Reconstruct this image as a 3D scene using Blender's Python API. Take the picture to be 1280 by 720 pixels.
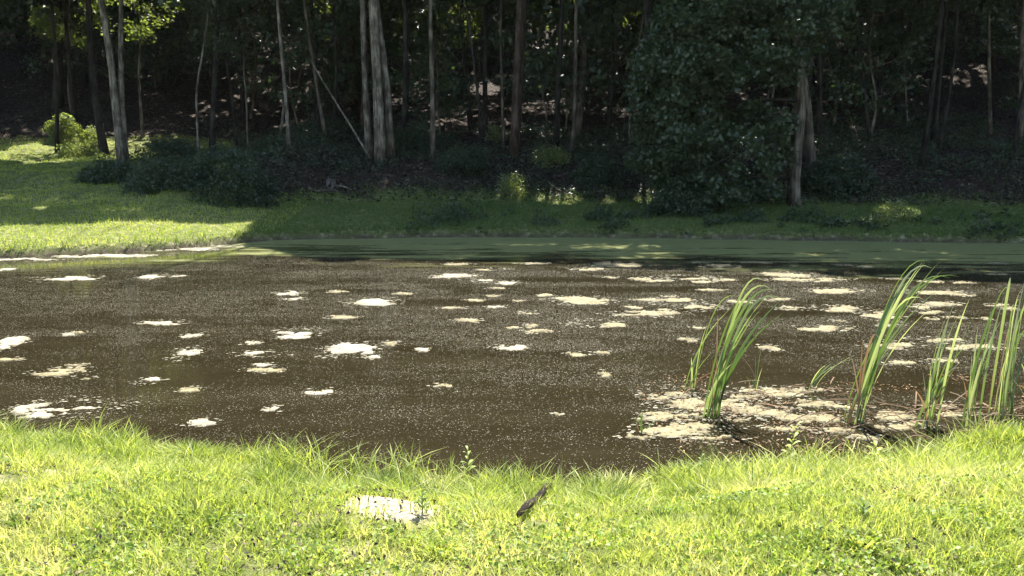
import bpy, math
import numpy as np
rng = np.random.default_rng(7)
SC = bpy.context.scene
for o in list(bpy.data.objects): bpy.data.objects.remove(o)
COL = SC.collection

# ------------------------------------------------------------ camera, light
HAZE = 0.00007
EYE, FPX, PITCH = 2.5, 1065.0, math.radians(9.33)
cd = bpy.data.cameras.new('camera'); cam = bpy.data.objects.new('camera', cd); COL.objects.link(cam)
cam.location = (0, 0, EYE); cam.rotation_euler = (math.pi/2 - PITCH, 0, 0)
cd.sensor_width = 36; cd.lens = 36*FPX/1280; cd.clip_end = 2000; cd.clip_start = 0.05
SC.camera = cam

SUN_EL, SUN_AZ = math.radians(57), math.radians(8)     # ahead of the camera, a little to the right
SUN = np.array([math.sin(SUN_AZ)*math.cos(SUN_EL), math.cos(SUN_AZ)*math.cos(SUN_EL), math.sin(SUN_EL)])
w = bpy.data.worlds.new('World'); SC.world = w; w.use_nodes = True
nt = w.node_tree; bg = nt.nodes['Background']
sky = nt.nodes.new('ShaderNodeTexSky'); sky.sky_type = 'NISHITA'; sky.sun_disc = False
sky.sun_elevation = SUN_EL; sky.sun_rotation = SUN_AZ; sky.air_density = 1.2; sky.dust_density = 1.0
nt.links.new(sky.outputs[0], bg.inputs[0]); bg.inputs[1].default_value = 0.085
sd = bpy.data.lights.new('sun', 'SUN'); so = bpy.data.objects.new('sun', sd); COL.objects.link(so)
sd.energy = 5.0; sd.angle = math.radians(0.5); sd.color = (1.0, 0.95, 0.86)
from mathutils import Vector
so.rotation_euler = Vector(SUN.tolist()).to_track_quat('Z', 'Y').to_euler()
so.location = (0, 0, 60)
SC.view_settings.view_transform = 'Standard'; SC.view_settings.look = 'None'
SC.view_settings.exposure = 1.95; SC.view_settings.gamma = 1

# ------------------------------------------------------------ noise, terrain
def _hash(ix, iy, s):
    n = (ix.astype(np.int64)*374761393 + iy.astype(np.int64)*668265263 + s*1442695041) & 0x7fffffff
    n = ((n ^ (n >> 13))*1274126177) & 0x7fffffff
    return ((n ^ (n >> 16)) & 0xffff)/65535.0
def noise(x, y, s=0):
    x = np.asarray(x, float); y = np.asarray(y, float)
    ix = np.floor(x); iy = np.floor(y); fx = x-ix; fy = y-iy
    fx = fx*fx*(3-2*fx); fy = fy*fy*(3-2*fy)
    a = _hash(ix, iy, s); b = _hash(ix+1, iy, s); c = _hash(ix, iy+1, s); d = _hash(ix+1, iy+1, s)
    return (a*(1-fx)+b*fx)*(1-fy) + (c*(1-fx)+d*fx)*fy
def fbm(x, y, s=0, o=4):
    r = 0; a = .5; t = 0
    for k in range(o):
        r = r + a*noise(np.asarray(x)*2**k+k*17.3, np.asarray(y)*2**k-k*9.1, s+k); t += a; a *= .5
    return r/t
def sstep(a, b, x):
    t = np.clip((np.asarray(x, float)-a)/(b-a), 0, 1); return t*t*(3-2*t)

FARX = [-60, -34, -26, -18, -11.8, -9.7, -8.0, -7.3, -6.6, -3, 0, 4.2, 13.6, 24, 32, 60]
FARY = [7.6, 8.6, 15, 18, 19.6, 20.4, 21.6, 22.6, 23.4, 24.1, 24.3, 23.9, 22.6, 20, 8.6, 7.6]
NRX = [-60, -34, -12, -6, -4.2, -2.6, -1.2, 0, 1.2, 2.3, 3.2, 4.4, 7, 14, 32, 60]
NRY = [7.6, 8.4, 8.0, 7.3, 6.8, 6.35, 5.95, 5.75, 5.85, 6.15, 6.3, 6.6, 7.4, 8.3, 8.4, 7.6]
def yfar(x): return np.interp(x, FARX, FARY) + (fbm(np.asarray(x)*.9, 3.3, 5)-.5)*.5
def ynear(x): return np.interp(x, NRX, NRY) + (fbm(np.asarray(x)*1.6, 8.3, 6)-.5)*.35
def terrain(x, y):
    x = np.asarray(x, float); y = np.asarray(y, float)
    yf = yfar(x); yn = ynear(x)
    sn = yn - y; sf = y - yf
    near = 0.16*sstep(-.12, .12, sn) + 0.74*sstep(.05, 2.6, sn) + .04*(fbm(x*2.1, y*2.1, 11)-.5)*2*sstep(0, .5, sn)
    near = near + (fbm(x*7, y*7, 12)-.5)*.03*sstep(0, .4, sn)
    wl = 1 - sstep(-12.5, -8.2, x)                          # left lawn weight
    s = np.maximum(sf, 0)
    lawn = np.interp(s, [0, 5, 12, 20, 28, 45, 80, 140, 400], [.02, .6, 1.35, 2.35, 3.6, 8.5, 27, 48, 90])
    bank = np.interp(s, [0, 2.5, 5, 7, 9, 12, 18, 36, 80, 140, 400], [.02, .3, .55, 1.35, 1.95, 2.35, 3.2, 6.9, 29, 50, 90])
    far = lawn*wl + bank*(1-wl)
    far = far + .17*sstep(-.15, .12, sf)
    far = far + (fbm(x*.5, y*.5, 21)-.5)*.5*sstep(3, 9, s) + (fbm(x*2, y*2, 22)-.5)*.22*sstep(1, 7, s) + (fbm(x*6, y*6, 23)-.5)*.05*sstep(0, 1, s)
    far = far + (fbm(x*.12, y*.12, 25)-.5)*5*sstep(14, 50, s)
    land = np.where(sn > sf, near, far)
    bed = -.5*sstep(0, .8, np.minimum(-sn, -sf))
    return np.where((sn < -.12) & (sf < -.15), bed, land)

CP, SP = math.cos(PITCH), math.sin(PITCH)
def ray(px, py):
    a = (px-640)/FPX; b = (360-py)/FPX
    return np.array([a, CP + b*SP, -SP + b*CP])
def at(px, py, Y):
    d = ray(px, py); return np.array([0, 0, EYE]) + d*(Y/d[1])
def hit(px, py, tmin=3):
    d = ray(px, py); t = np.arange(tmin, 140, .05)
    X = d[0]*t; Y = d[1]*t; Z = EYE + d[2]*t
    k = np.argmax(Z < np.maximum(terrain(X, Y), 0))
    return np.array([X[k], Y[k], max(float(terrain(X[k], Y[k])), 0)])
def colx(px, Y): return (px-640)/FPX*Y*(1/(CP))*(CP*CP+SP*SP)   # x of a column near the horizon at distance Y
def pos(px, Y): return (px-640)/FPX*Y
def gz(x, y): return float(terrain(x, y))

# where the sun gets through the canopy: world-space gaps
EX = [-60, -16, -12.5, -10.5, -8.5, -7.4, -6.9, -3.9, 0, 3.2, 6.4, 9.3, 14, 60]
EY = [21, 21.4, 22.3, 23.0, 23.8, 24.2, 22.0, 19.2, 18.6, 17.8, 16.8, 15.5, 14, 12]
SPOTS = []
def spot(px, py, rw, rh, keep=0.0):
    p = hit(px, py); SPOTS.append((p[0], p[1], rw/FPX*p[1], rh, keep))
for a in [(60, 197, 85, 2.0), (25, 178, 60, 2.2, .35), (175, 168, 45, 1.6, .3), (95, 188, 40, 1.8),
          (605, 114, 22, 1.5), (1215, 95, 28, 1.8, .2), (515, 75, 14, 1.0, .2), (548, 60, 14, 1.2, .2),
          (640, 249, 22, .7, .05), (700, 252, 34, .7, 0), (760, 251, 20, .5, .1), (815, 249, 26, .7, 0), (640, 228, 20, .9, .2), (690, 200, 30, 1.1, .25),
          (740, 250, 20, .3, .3), (1120, 265, 30, .9, .05), (150, 262, 28, .5, .2), (5, 245, 18, .6, .2), (50, 260, 10, .3),
          (760, 308, 60, .7, .25), (1010, 318, 30, .3, .4), (660, 306, 40, .4, .3), (690, 170, 16, .8, .4), (725, 185, 22, .8, .5),
          (760, 130, 20, 1, .4), (1070, 160, 8, .6), (930, 75, 18, 1.5, .5), (700, 45, 45, 4.0, .1), (240, 185, 20, .6, .4)]:
    spot(*a)
for gx_, gy_, gr_ in [((690-640)/FPX*52, 48.6, 2.4), ((588-640)/FPX*46, 43.2, 1.5), ((935-640)/FPX*40, 36, 1.2), ((775-640)/FPX*50, 46.6, 1.6), ((405-640)/FPX*50, 46.8, 1.3)]: SPOTS.append((gx_-.5, gy_, gr_, gr_, .15))
SPOTS.append((-18.0, 36.5, 3.2, 2.6, .08)); SPOTS.append((-20.5, 38.0, 2.0, 1.6, .3))
def sun_gap(P):
    """keep-mask for canopy leaves P: False where the leaf would shade a sunlit place"""
    t = np.maximum(P[:, 2], 0)/SUN[2]
    for _ in range(6):
        g = P - SUN*t[:, None]
        t = t + (g[:, 2]-np.maximum(terrain(g[:, 0], g[:, 1]), 0))*.55/SUN[2]
    gx, gy = g[:, 0], g[:, 1]
    edge = np.interp(gx, EX, EY) + (fbm(gx*.7, gy*.7, 31)-.5)*1.8
    keep = gy > edge
    r = rng.random(len(P))
    for sx, sy, rx, ry, k in SPOTS:
        d = ((gx-sx)/rx)**2 + ((gy-sy)/ry)**2 + (fbm(gx*1.6, gy*1.6, 33)-.5)*1.5
        keep &= (d > 1) | (r < k)
    return keep

# ------------------------------------------------------------ mesh helpers
def mesh(name, V, F, tint=None, mats=(), smooth=False, mi=None):
    V = np.ascontiguousarray(V, np.float32); me = bpy.data.meshes.new(name)
    if isinstance(F, np.ndarray): F = [F]
    F = [f for f in F if len(f)]
    me.vertices.add(len(V)); me.vertices.foreach_set('co', V.ravel())
    loops = np.concatenate([f.ravel() for f in F]).astype(np.int32)
    tot = np.concatenate([np.full(len(f), f.shape[1]) for f in F]).astype(np.int32)
    st = np.concatenate([[0], np.cumsum(tot)[:-1]]).astype(np.int32)
    me.loops.add(len(loops)); me.loops.foreach_set('vertex_index', loops)
    me.polygons.add(len(tot)); me.polygons.foreach_set('loop_start', st)
    try: me.polygons.foreach_set('loop_total', tot)
    except Exception: pass
    if smooth: me.polygons.foreach_set('use_smooth', np.ones(len(tot), bool))
    if tint is not None:
        a = me.attributes.new('tint', 'FLOAT', 'POINT'); a.data.foreach_set('value', np.ascontiguousarray(tint, np.float32))
    for m in mats: me.materials.append(m)
    me.update(calc_edges=True); me.validate()
    return me
def obj(name, me, parent=None, loc=None):
    o = bpy.data.objects.new(name, me); COL.objects.link(o)
    if parent is not None:
        o.parent = parent; o.location = (0, 0, 0)
    elif loc is not None: o.location = loc
    return o
def tag(o, label=None, cat=None, group=None, kind=None):
    if label: o['label'] = label
    if cat: o['category'] = cat
    if group: o['group'] = group
    if kind: o['kind'] = kind
    return o
def empty(name, loc):
    o = bpy.data.objects.new(name, None); COL.objects.link(o); o.location = loc; o.empty_display_size = .2
    return o

def tube(pts, rad, n=8, rough=0.0, cap=True, seed=0):
    """tapered tube along pts; returns V, F(quads)"""
    pts = np.asarray(pts, float); K = len(pts)
    T = np.gradient(pts, axis=0); T /= np.linalg.norm(T, axis=1)[:, None]+1e-9
    ref = np.array([0.31, .95, .07]) if abs(T[:, 2]).mean() > .5 else np.array([.05, .1, 1.])
    A = np.cross(T, ref); A /= np.linalg.norm(A, axis=1)[:, None]
    B = np.cross(T, A)
    th = np.linspace(0, 2*np.pi, n, endpoint=False)
    rr = np.asarray(rad, float)[:, None]*np.ones(n)
    if rough:
        rg = np.random.default_rng(seed); rr = rr*(1+rough*(rg.random((K, n))-.5)+rough*.8*np.sin(th*3+seed)[None])
    V = pts[:, None] + A[:, None]*(np.cos(th)[None, :, None]*rr[..., None]) + B[:, None]*(np.sin(th)[None, :, None]*rr[..., None])
    V = V.reshape(-1, 3)
    i = np.arange(K-1)[:, None]*n; j = np.arange(n)[None]; j2 = (j+1) % n
    F = np.stack([i+j, i+j2, i+n+j2, i+n+j], -1).reshape(-1, 4)
    if cap:
        V = np.vstack([V, pts[0], pts[-1]]); c0 = K*n; c1 = c0+1
        a = np.stack([np.full(n, c0), (np.arange(n)+1) % n, np.arange(n), np.full(n, c0)], -1)
        b = np.stack([np.full(n, c1), (K-1)*n+np.arange(n), (K-1)*n+(np.arange(n)+1) % n], -1)
        return V, [F, a[:, :3], b]
    return V, [F]
def join(parts):
    Vs = []; Fq = []; Ft = []; off = 0
    for V, Fs in parts:
        for f in Fs: (Fq if f.shape[1] == 4 else Ft).append(f+off)
        Vs.append(V); off += len(V)
    out = []
    if Fq: out.append(np.concatenate(Fq))
    if Ft: out.append(np.concatenate(Ft))
    return np.vstack(Vs), out
def curve(p0, p1, p2, k):
    t = np.linspace(0, 1, k)[:, None]
    return (1-t)**2*np.asarray(p0) + 2*t*(1-t)*np.asarray(p1) + t*t*np.asarray(p2)
def unit(v): return v/(np.linalg.norm(v, axis=-1, keepdims=True)+1e-9)

def leaves(P, size, up=.6, aspect=.62, out=None, rg=rng):
    """one folded leaf (two triangles) at each point"""
    N = len(P); s = size*(.65+.7*rg.random(N))[:, None]
    nrm = unit(rg.normal(size=(N, 3))*.75 + np.array([0, 0, up]) + (0 if out is None else out*.5))
    d = rg.normal(size=(N, 3)); d[:, 2] -= .5
    d = unit(d - (d*nrm).sum(1)[:, None]*nrm); sd_ = np.cross(nrm, d)
    a = P - d*s*.5; t = P + d*s*.5 - nrm*s*.08; wv = sd_*s*.5*aspect
    m = P - d*s*.08
    V = np.stack([a, m+wv+nrm*s*.1, t, m-wv+nrm*s*.1], 1).reshape(-1, 3)
    b = np.arange(N)[:, None]*4
    F = np.concatenate([b+np.array([[0, 1, 2]]), b+np.array([[0, 2, 3]])])
    return V, F
def blades(X, Y, Z, h, wd, lean, az, seg=2, curl=1.0, rg=rng):
    """grass blades, seg quads then a tip"""
    N = len(X); base = np.stack([X, Y, Z], 1)
    ld = np.stack([np.cos(az), np.sin(az), np.zeros(N)], 1)
    fa = rg.random(N)*np.pi; sdv = np.stack([np.cos(fa), np.sin(fa), np.zeros(N)], 1)
    rows = []
    for k in range(seg+1):
        t = k/seg if seg else 0; t = min(t, .999)
        c = base + ld*(lean*h*(t**(1+curl)))[:, None] + np.array([0, 0, 1])*(h*(t-.35*lean*t*t*curl))[:, None]
        if k < seg:
            ww = (wd*(1-.45*t))[:, None]*.5; rows += [c-sdv*ww, c+sdv*ww]
        else: rows += [c]
    V = np.stack(rows, 1); nv = V.shape[1]; V = V.reshape(-1, 3); b = np.arange(N)[:, None]*nv
    Fq = [b+np.array([[2*k, 2*k+1, 2*k+3, 2*k+2]]) for k in range(seg-1)]
    Ft = b+np.array([[2*seg-2, 2*seg-1, 2*seg]])
    F = ([np.concatenate(Fq)] if Fq else []) + [Ft]
    return V, F, nv

# ------------------------------------------------------------ materials
def mat(name):
    m = bpy.data.materials.new(name); m.use_nodes = True; n = m.node_tree; n.nodes.clear()
    out = n.nodes.new('ShaderNodeOutputMaterial'); return m, n, out
def ramp(n, stops, interp='LINEAR'):
    r = n.nodes.new('ShaderNodeValToRGB'); r.color_ramp.interpolation = interp
    e = r.color_ramp.elements
    while len(e) < len(stops): e.new(.5)
    for k, (p, c) in enumerate(stops): e[k].position = p; e[k].color = (*c, 1)
    return r
def tex(n, scale, detail=4, vec=None, rough=.55, kind='ShaderNodeTexNoise'):
    t = n.nodes.new(kind); t.inputs['Scale'].default_value = scale
    if 'Detail' in t.inputs: t.inputs['Detail'].default_value = detail
    if 'Roughness' in t.inputs: t.inputs['Roughness'].default_value = rough
    if vec is None:
        g = n.nodes.new('ShaderNodeNewGeometry'); vec = g.outputs['Position']
    n.links.new(vec, t.inputs['Vector']); return t
def mapping(n, sc):
    g = n.nodes.new('ShaderNodeNewGeometry'); mp = n.nodes.new('ShaderNodeMapping')
    mp.inputs['Scale'].default_value = sc; n.links.new(g.outputs['Position'], mp.inputs['Vector']); return mp.outputs[0]
def leafmat(name, c0, c1, c2, trans=.45, rough=.45, spec=.4, tcol=(1.25, 1.25, .5)):
    m, n, out = mat(name); L = n.links.new
    at_ = n.nodes.new('ShaderNodeAttribute'); at_.attribute_name = 'tint'
    r = ramp(n, [(0, c0), (.5, c1), (1, c2)]); L(at_.outputs['Fac'], r.inputs[0])
    p = n.nodes.new('ShaderNodeBsdfPrincipled'); p.inputs['Roughness'].default_value = rough
    p.inputs['Specular IOR Level'].default_value = spec; L(r.outputs[0], p.inputs['Base Color'])
    tr = n.nodes.new('ShaderNodeBsdfTranslucent'); mx = n.nodes.new('ShaderNodeMix'); mx.data_type = 'RGBA'; mx.blend_type = 'MULTIPLY'
    mx.inputs[0].default_value = 1; L(r.outputs[0], mx.inputs[6]); mx.inputs[7].default_value = (*tcol, 1); L(mx.outputs[2], tr.inputs[0])
    ms = n.nodes.new('ShaderNodeMixShader'); ms.inputs[0].default_value = trans
    L(p.outputs[0], ms.inputs[1]); L(tr.outputs[0], ms.inputs[2]); L(ms.outputs[0], out.inputs[0])
    return m
def bark(name, c0, c1, c2, sc=9):
    m, n, out = mat(name); L = n.links.new
    t = tex(n, sc, 6, mapping(n, (1, 1, .18)), .65); t2 = tex(n, 2.3, 5)
    mx = n.nodes.new('ShaderNodeMath'); mx.operation = 'MULTIPLY_ADD'; L(t.outputs['Fac'], mx.inputs[0]); mx.inputs[1].default_value = .6
    m2 = n.nodes.new('ShaderNodeMath'); m2.operation = 'MULTIPLY'; L(t2.outputs['Fac'], m2.inputs[0]); m2.inputs[1].default_value = .4
    L(m2.outputs[0], mx.inputs[2])
    r = ramp(n, [(.38, c0), (.49, c1), (.6, c2)]); L(mx.outputs[0], r.inputs[0])
    p = n.nodes.new('ShaderNodeBsdfPrincipled'); p.inputs['Roughness'].default_value = .95; p.inputs['Specular IOR Level'].default_value = .12; L(r.outputs[0], p.inputs['Base Color'])
    b = n.nodes.new('ShaderNodeBump'); b.inputs['Strength'].default_value = .8; b.inputs['Distance'].default_value = .03
    L(t.outputs['Fac'], b.inputs['Height']); L(b.outputs[0], p.inputs['Normal']); L(p.outputs[0], out.inputs[0]); return m

M = {}
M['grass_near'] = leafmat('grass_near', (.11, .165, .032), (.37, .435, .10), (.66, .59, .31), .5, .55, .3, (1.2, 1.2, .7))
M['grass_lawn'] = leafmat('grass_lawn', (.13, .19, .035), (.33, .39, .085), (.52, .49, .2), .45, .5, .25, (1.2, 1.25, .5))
M['grass_shade'] = leafmat('grass_shade', (.05, .085, .022), (.10, .155, .04), (.17, .2, .075), .35, .6, .2)  # darker grass, the shade of the wood put into the blade colour
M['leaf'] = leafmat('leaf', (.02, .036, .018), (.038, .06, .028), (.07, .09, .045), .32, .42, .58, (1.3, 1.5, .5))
M['leaf_pale'] = leafmat('leaf_pale', (.07, .095, .035), (.12, .155, .055), (.2, .22, .11), .5, .5, .3, (1.35, 1.45, .5))  # lighter copy of leaf, sunlight on the foliage put into its colour
M['leaf_weed'] = leafmat('leaf_weed', (.08, .14, .025), (.2, .3, .06), (.38, .42, .13), .45, .5, .3)
M['reed'] = leafmat('reed', (.045, .085, .03), (.12, .18, .06), (.42, .44, .3), .4, .28, .7, (1.2, 1.3, .5))
M['reed_dead'] = leafmat('reed_dead', (.12, .07, .04), (.28, .18, .10), (.42, .32, .2), .2, .7, .2, (1.1, .9, .7))
M['litter'] = leafmat('litter', (.012, .008, .006), (.035, .023, .016), (.16, .11, .08), .15, .7, .3, (1.1, .9, .7))
M['duckweed'] = leafmat('duckweed', (.04, .035, .017), (.10, .09, .052), (.2, .185, .12), .1, .6, .3, (1, 1, .8))
M['bark_grey'] = bark('bark_grey', (.026, .021, .016), (.08, .065, .05), (.18, .15, .115))
M['bark_pale'] = bark('bark_pale', (.04, .033, .025), (.12, .10, .078), (.27, .235, .185), 12)
M['bark_dark'] = bark('bark_dark', (.01, .009, .008), (.025, .021, .018), (.055, .048, .04))
M['bark_red'] = bark('bark_red', (.022, .015, .011), (.055, .037, .027), (.11, .077, .06))

def ground_mat():
    m, n, out = mat('ground_cover'); L = n.links.new
    g = n.nodes.new('ShaderNodeAttribute'); g.attribute_name = 'tint'      # 0 leaf litter, 1 turf
    sh = n.nodes.new('ShaderNodeAttribute'); sh.attribute_name = 'mud'
    t1 = tex(n, 6, 8, None, .7); t2 = tex(n, 28, 6, None, .7); t3 = tex(n, .8, 4)
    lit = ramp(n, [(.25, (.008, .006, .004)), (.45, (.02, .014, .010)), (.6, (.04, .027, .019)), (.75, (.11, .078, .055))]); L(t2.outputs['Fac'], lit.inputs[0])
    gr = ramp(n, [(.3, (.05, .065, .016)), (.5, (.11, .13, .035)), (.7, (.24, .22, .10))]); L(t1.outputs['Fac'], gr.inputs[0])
    ad = n.nodes.new('ShaderNodeMath'); ad.operation = 'ADD'; L(g.outputs['Fac'], ad.inputs[0])
    sb = n.nodes.new('ShaderNodeMath'); sb.operation = 'MULTIPLY_ADD'; L(t3.outputs['Fac'], sb.inputs[0]); sb.inputs[1].default_value = .6; sb.inputs[2].default_value = -.3
    L(sb.outputs[0], ad.inputs[1]); rr = ramp(n, [(.35, (0, 0, 0)), (.65, (1, 1, 1))]); L(ad.outputs[0], rr.inputs[0])
    mx = n.nodes.new('ShaderNodeMix'); mx.data_type = 'RGBA'; L(rr.outputs[0], mx.inputs[0]); L(lit.outputs[0], mx.inputs[6]); L(gr.outputs[0], mx.inputs[7])
    mud = ramp(n, [(.3, (.03, .022, .014)), (.7, (.12, .095, .06))]); L(t1.outputs['Fac'], mud.inputs[0])
    mx2 = n.nodes.new('ShaderNodeMix'); mx2.data_type = 'RGBA'; L(sh.outputs['Fac'], mx2.inputs[0]); L(mx.outputs[2], mx2.inputs[6]); L(mud.outputs[0], mx2.inputs[7])
    p = n.nodes.new('ShaderNodeBsdfPrincipled'); p.inputs['Roughness'].default_value = .95; p.inputs['Specular IOR Level'].default_value = .2
    pa = n.nodes.new('ShaderNodeAttribute'); pa.attribute_name = 'pale'; pm = n.nodes.new('ShaderNodeMath'); pm.operation = 'ADD'; L(pa.outputs['Fac'], pm.inputs[0])
    pn = n.nodes.new('ShaderNodeMath'); pn.operation = 'MULTIPLY_ADD'; L(t1.outputs['Fac'], pn.inputs[0]); pn.inputs[1].default_value = 1.6; pn.inputs[2].default_value = -.8; L(pn.outputs[0], pm.inputs[1])
    pr = ramp(n, [(.1, (0, 0, 0)), (.42, (1, 1, 1))]); L(pm.outputs[0], pr.inputs[0]); t5 = tex(n, 60, 6, None, .75)
    pc = ramp(n, [(.35, (.16, .12, .07)), (.48, (.36, .31, .21)), (.62, (.52, .47, .36))]); L(t5.outputs['Fac'], pc.inputs[0])
    mx3 = n.nodes.new('ShaderNodeMix'); mx3.data_type = 'RGBA'; L(pr.outputs[0], mx3.inputs[0]); L(mx2.outputs[2], mx3.inputs[6]); L(pc.outputs[0], mx3.inputs[7])
    L(mx3.outputs[2], p.inputs['Base Color'])
    b = n.nodes.new('ShaderNodeBump'); b.inputs['Strength'].default_value = .9; b.inputs['Distance'].default_value = .04; L(t2.outputs['Fac'], b.inputs['Height'])
    L(b.outputs[0], p.inputs['Normal']); L(p.outputs[0], out.inputs[0]); return m
M['ground'] = ground_mat()
def water_mat():
    m, n, out = mat('pond_water'); L = n.links.new
    geo = n.nodes.new('ShaderNodeNewGeometry'); sx = n.nodes.new('ShaderNodeSeparateXYZ'); L(geo.outputs['Position'], sx.inputs[0])
    big = tex(n, 1.0, 5, mapping(n, (.3, 1.6, 1)), .65); fine = tex(n, 5, 8, mapping(n, (.5, 2.2, 1)), .75)
    # film of fine green weed gathers toward the far shore
    yx = n.nodes.new('ShaderNodeMath'); yx.operation = 'MULTIPLY_ADD'; L(sx.outputs['X'], yx.inputs[0]); yx.inputs[1].default_value = .16; L(sx.outputs['Y'], yx.inputs[2])
    ma = n.nodes.new('ShaderNodeMapRange'); L(yx.outputs[0], ma.inputs[0]); ma.inputs[1].default_value = 15; ma.inputs[2].default_value = 23
    ma.inputs[3].default_value = -.32; ma.inputs[4].default_value = .22
    mb = n.nodes.new('ShaderNodeMath'); mb.operation = 'ADD'; L(ma.outputs[0], mb.inputs[0]); L(big.outputs['Fac'], mb.inputs[1])
    film = ramp(n, [(.42, (0, 0, 0)), (.6, (1, 1, 1))]); L(mb.outputs[0], film.inputs[0])
    fg = ramp(n, [(.3, (.09, .105, .035)), (.55, (.19, .20, .08)), (.75, (.34, .33, .17))]); L(fine.outputs['Fac'], fg.inputs[0])
    br = ramp(n, [(.35, (.0145, .0115, .0052)), (.65, (.0225, .0185, .0095))]); L(big.outputs['Fac'], br.inputs[0])
    mx = n.nodes.new('ShaderNodeMix'); mx.data_type = 'RGBA'; L(film.outputs[0], mx.inputs[0]); L(br.outputs[0], mx.inputs[6]); L(fg.outputs[0], mx.inputs[7])
    p = n.nodes.new('ShaderNodeBsdfPrincipled'); L(mx.outputs[2], p.inputs['Base Color']); p.inputs['IOR'].default_value = 1.33
    ro = n.nodes.new('ShaderNodeMapRange'); L(film.outputs[0], ro.inputs[0]); ro.inputs[3].default_value = .06; ro.inputs[4].default_value = .35
    L(ro.outputs[0], p.inputs['Roughness'])
    sp = n.nodes.new('ShaderNodeMapRange'); L(film.outputs[0], sp.inputs[0]); sp.inputs[3].default_value = .5; sp.inputs[4].default_value = .12; L(sp.outputs[0], p.inputs['Specular IOR Level'])
    rip = tex(n, 3.0, 3, mapping(n, (.6, 1.6, 1))); b = n.nodes.new('ShaderNodeBump'); b.inputs['Strength'].default_value = .12; b.inputs['Distance'].default_value = .02
    L(rip.outputs['Fac'], b.inputs['Height']); L(b.outputs[0], p.inputs['Normal']); L(p.outputs[0], out.inputs[0]); return m
M['water'] = water_mat()
def crust(name, c0, c1, c2, rough=.8, sc=35):
    m, n, out = mat(name); L = n.links.new
    t = tex(n, sc, 6, None, .7); t2 = tex(n, 5, 4); a = n.nodes.new('ShaderNodeMath'); a.operation = 'MULTIPLY_ADD'
    L(t.outputs['Fac'], a.inputs[0]); a.inputs[1].default_value = .55
    b2 = n.nodes.new('ShaderNodeMath'); b2.operation = 'MULTIPLY'; L(t2.outputs['Fac'], b2.inputs[0]); b2.inputs[1].default_value = .45; L(b2.outputs[0], a.inputs[2])
    r = ramp(n, [(.35, c0), (.5, c1), (.62, c2)]); L(a.outputs[0], r.inputs[0])
    p = n.nodes.new('ShaderNodeBsdfPrincipled'); p.inputs['Roughness'].default_value = rough; p.inputs['Specular IOR Level'].default_value = .3; at_ = n.nodes.new('ShaderNodeAttribute'); at_.attribute_name = 'tint'; k = n.nodes.new('ShaderNodeMath'); k.operation = 'MULTIPLY_ADD'
    L(t.outputs['Fac'], k.inputs[0]); k.inputs[1].default_value = 1.5; L(at_.outputs['Fac'], k.inputs[2]); kr = ramp(n, [(.0, (0, 0, 0)), (.55, (.0, .0, .0)), (.85, (1, 1, 1))])
    k2 = n.nodes.new('ShaderNodeMath'); k2.operation = 'MULTIPLY'; L(k.outputs[0], k2.inputs[0]); k2.inputs[1].default_value = .62; L(k2.outputs[0], kr.inputs[0])
    mx = n.nodes.new('ShaderNodeMix'); mx.data_type = 'RGBA'; L(kr.outputs[0], mx.inputs[0]); mx.inputs[6].default_value = (c0[0]*.6, c0[1]*.6, c0[2]*.5, 1); L(r.outputs[0], mx.inputs[7]); L(mx.outputs[2], p.inputs['Base Color'])
    b = n.nodes.new('ShaderNodeBump'); b.inputs['Strength'].default_value = .7; b.inputs['Distance'].default_value = .01; L(t.outputs['Fac'], b.inputs['Height'])
    L(b.outputs[0], p.inputs['Normal']); L(p.outputs[0], out.inputs[0]); return m
M['algae'] = crust('algae', (.06, .046, .02), (.165, .14, .068), (.27, .235, .13))
M['algae_white'] = crust('algae_white', (.12, .10, .065), (.25, .22, .155), (.36, .33, .26))
M['bark_black'] = bark('bark_black', (.008, .006, .005), (.02, .015, .012), (.05, .038, .028), 30)

# ------------------------------------------------------------ setting
def axis(segs):
    out = []
    for a, b, n_ in segs: out += list(np.linspace(a, b, n_, endpoint=False))
    return np.array(out+[segs[-1][1]])
STK = (hit(669, 640), .15, .16)
PALE = [(hit(500, 632), .3, .42), (hit(535, 634), .22, .36), (hit(12, 572), .25, .26), (hit(70, 592), .2, .16), (hit(215, 580), .3, .12), (hit(770, 612), .25, .1), (hit(395, 575), .2, .08)]
NEARCLEAR = [(hit(20, 600), .2, .12), (hit(512, 655), .2, .14), (hit(668, 658), .1, .16)]
def bare(X, Y):
    r = np.zeros(np.shape(X))
    for p, a, b in PALE[:7]: r = np.maximum(r, 1.9*(1-((X-p[0])/a)**2-((Y-p[1])/b)**2))
    return r
def pale_mask(X, Y):
    r = np.zeros(len(X))
    for p, a, b in PALE+[STK]+NEARCLEAR: r = np.maximum(r, 1-np.minimum(((X-p[0])/a)**2+((Y-p[1])/b)**2, 1))
    return r
xs = axis([(-450, -120, 12), (-120, -40, 40), (-40, -16, 60), (-16, -5, 55), (-5, 5, 110), (5, 16, 55), (16, 40, 60), (40, 120, 40), (120, 450, 12)])
ys = axis([(-400, -20, 14), (-20, 1, 14), (1, 3.5, 22), (3.5, 7.6, 64), (7.6, 18, 26), (18, 36, 100), (36, 110, 60), (110, 450, 20)])
GX, GY = np.meshgrid(xs, ys); GZ = terrain(GX, GY)
nx, ny = len(xs), len(ys)
ii = (np.arange(ny-1)[:, None]*nx + np.arange(nx-1)[None]).ravel()
F = np.stack([ii, ii+1, ii+nx+1, ii+nx], -1)
sf = GY - yfar(GX); sn = ynear(GX) - GY
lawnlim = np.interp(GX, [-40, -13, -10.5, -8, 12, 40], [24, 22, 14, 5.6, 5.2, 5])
turf = np.where(sn > sf, 1.0, 1 - sstep(-1, 1, sf-lawnlim + (fbm(GX*.6, GY*.6, 41)-.5)*2))
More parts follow.
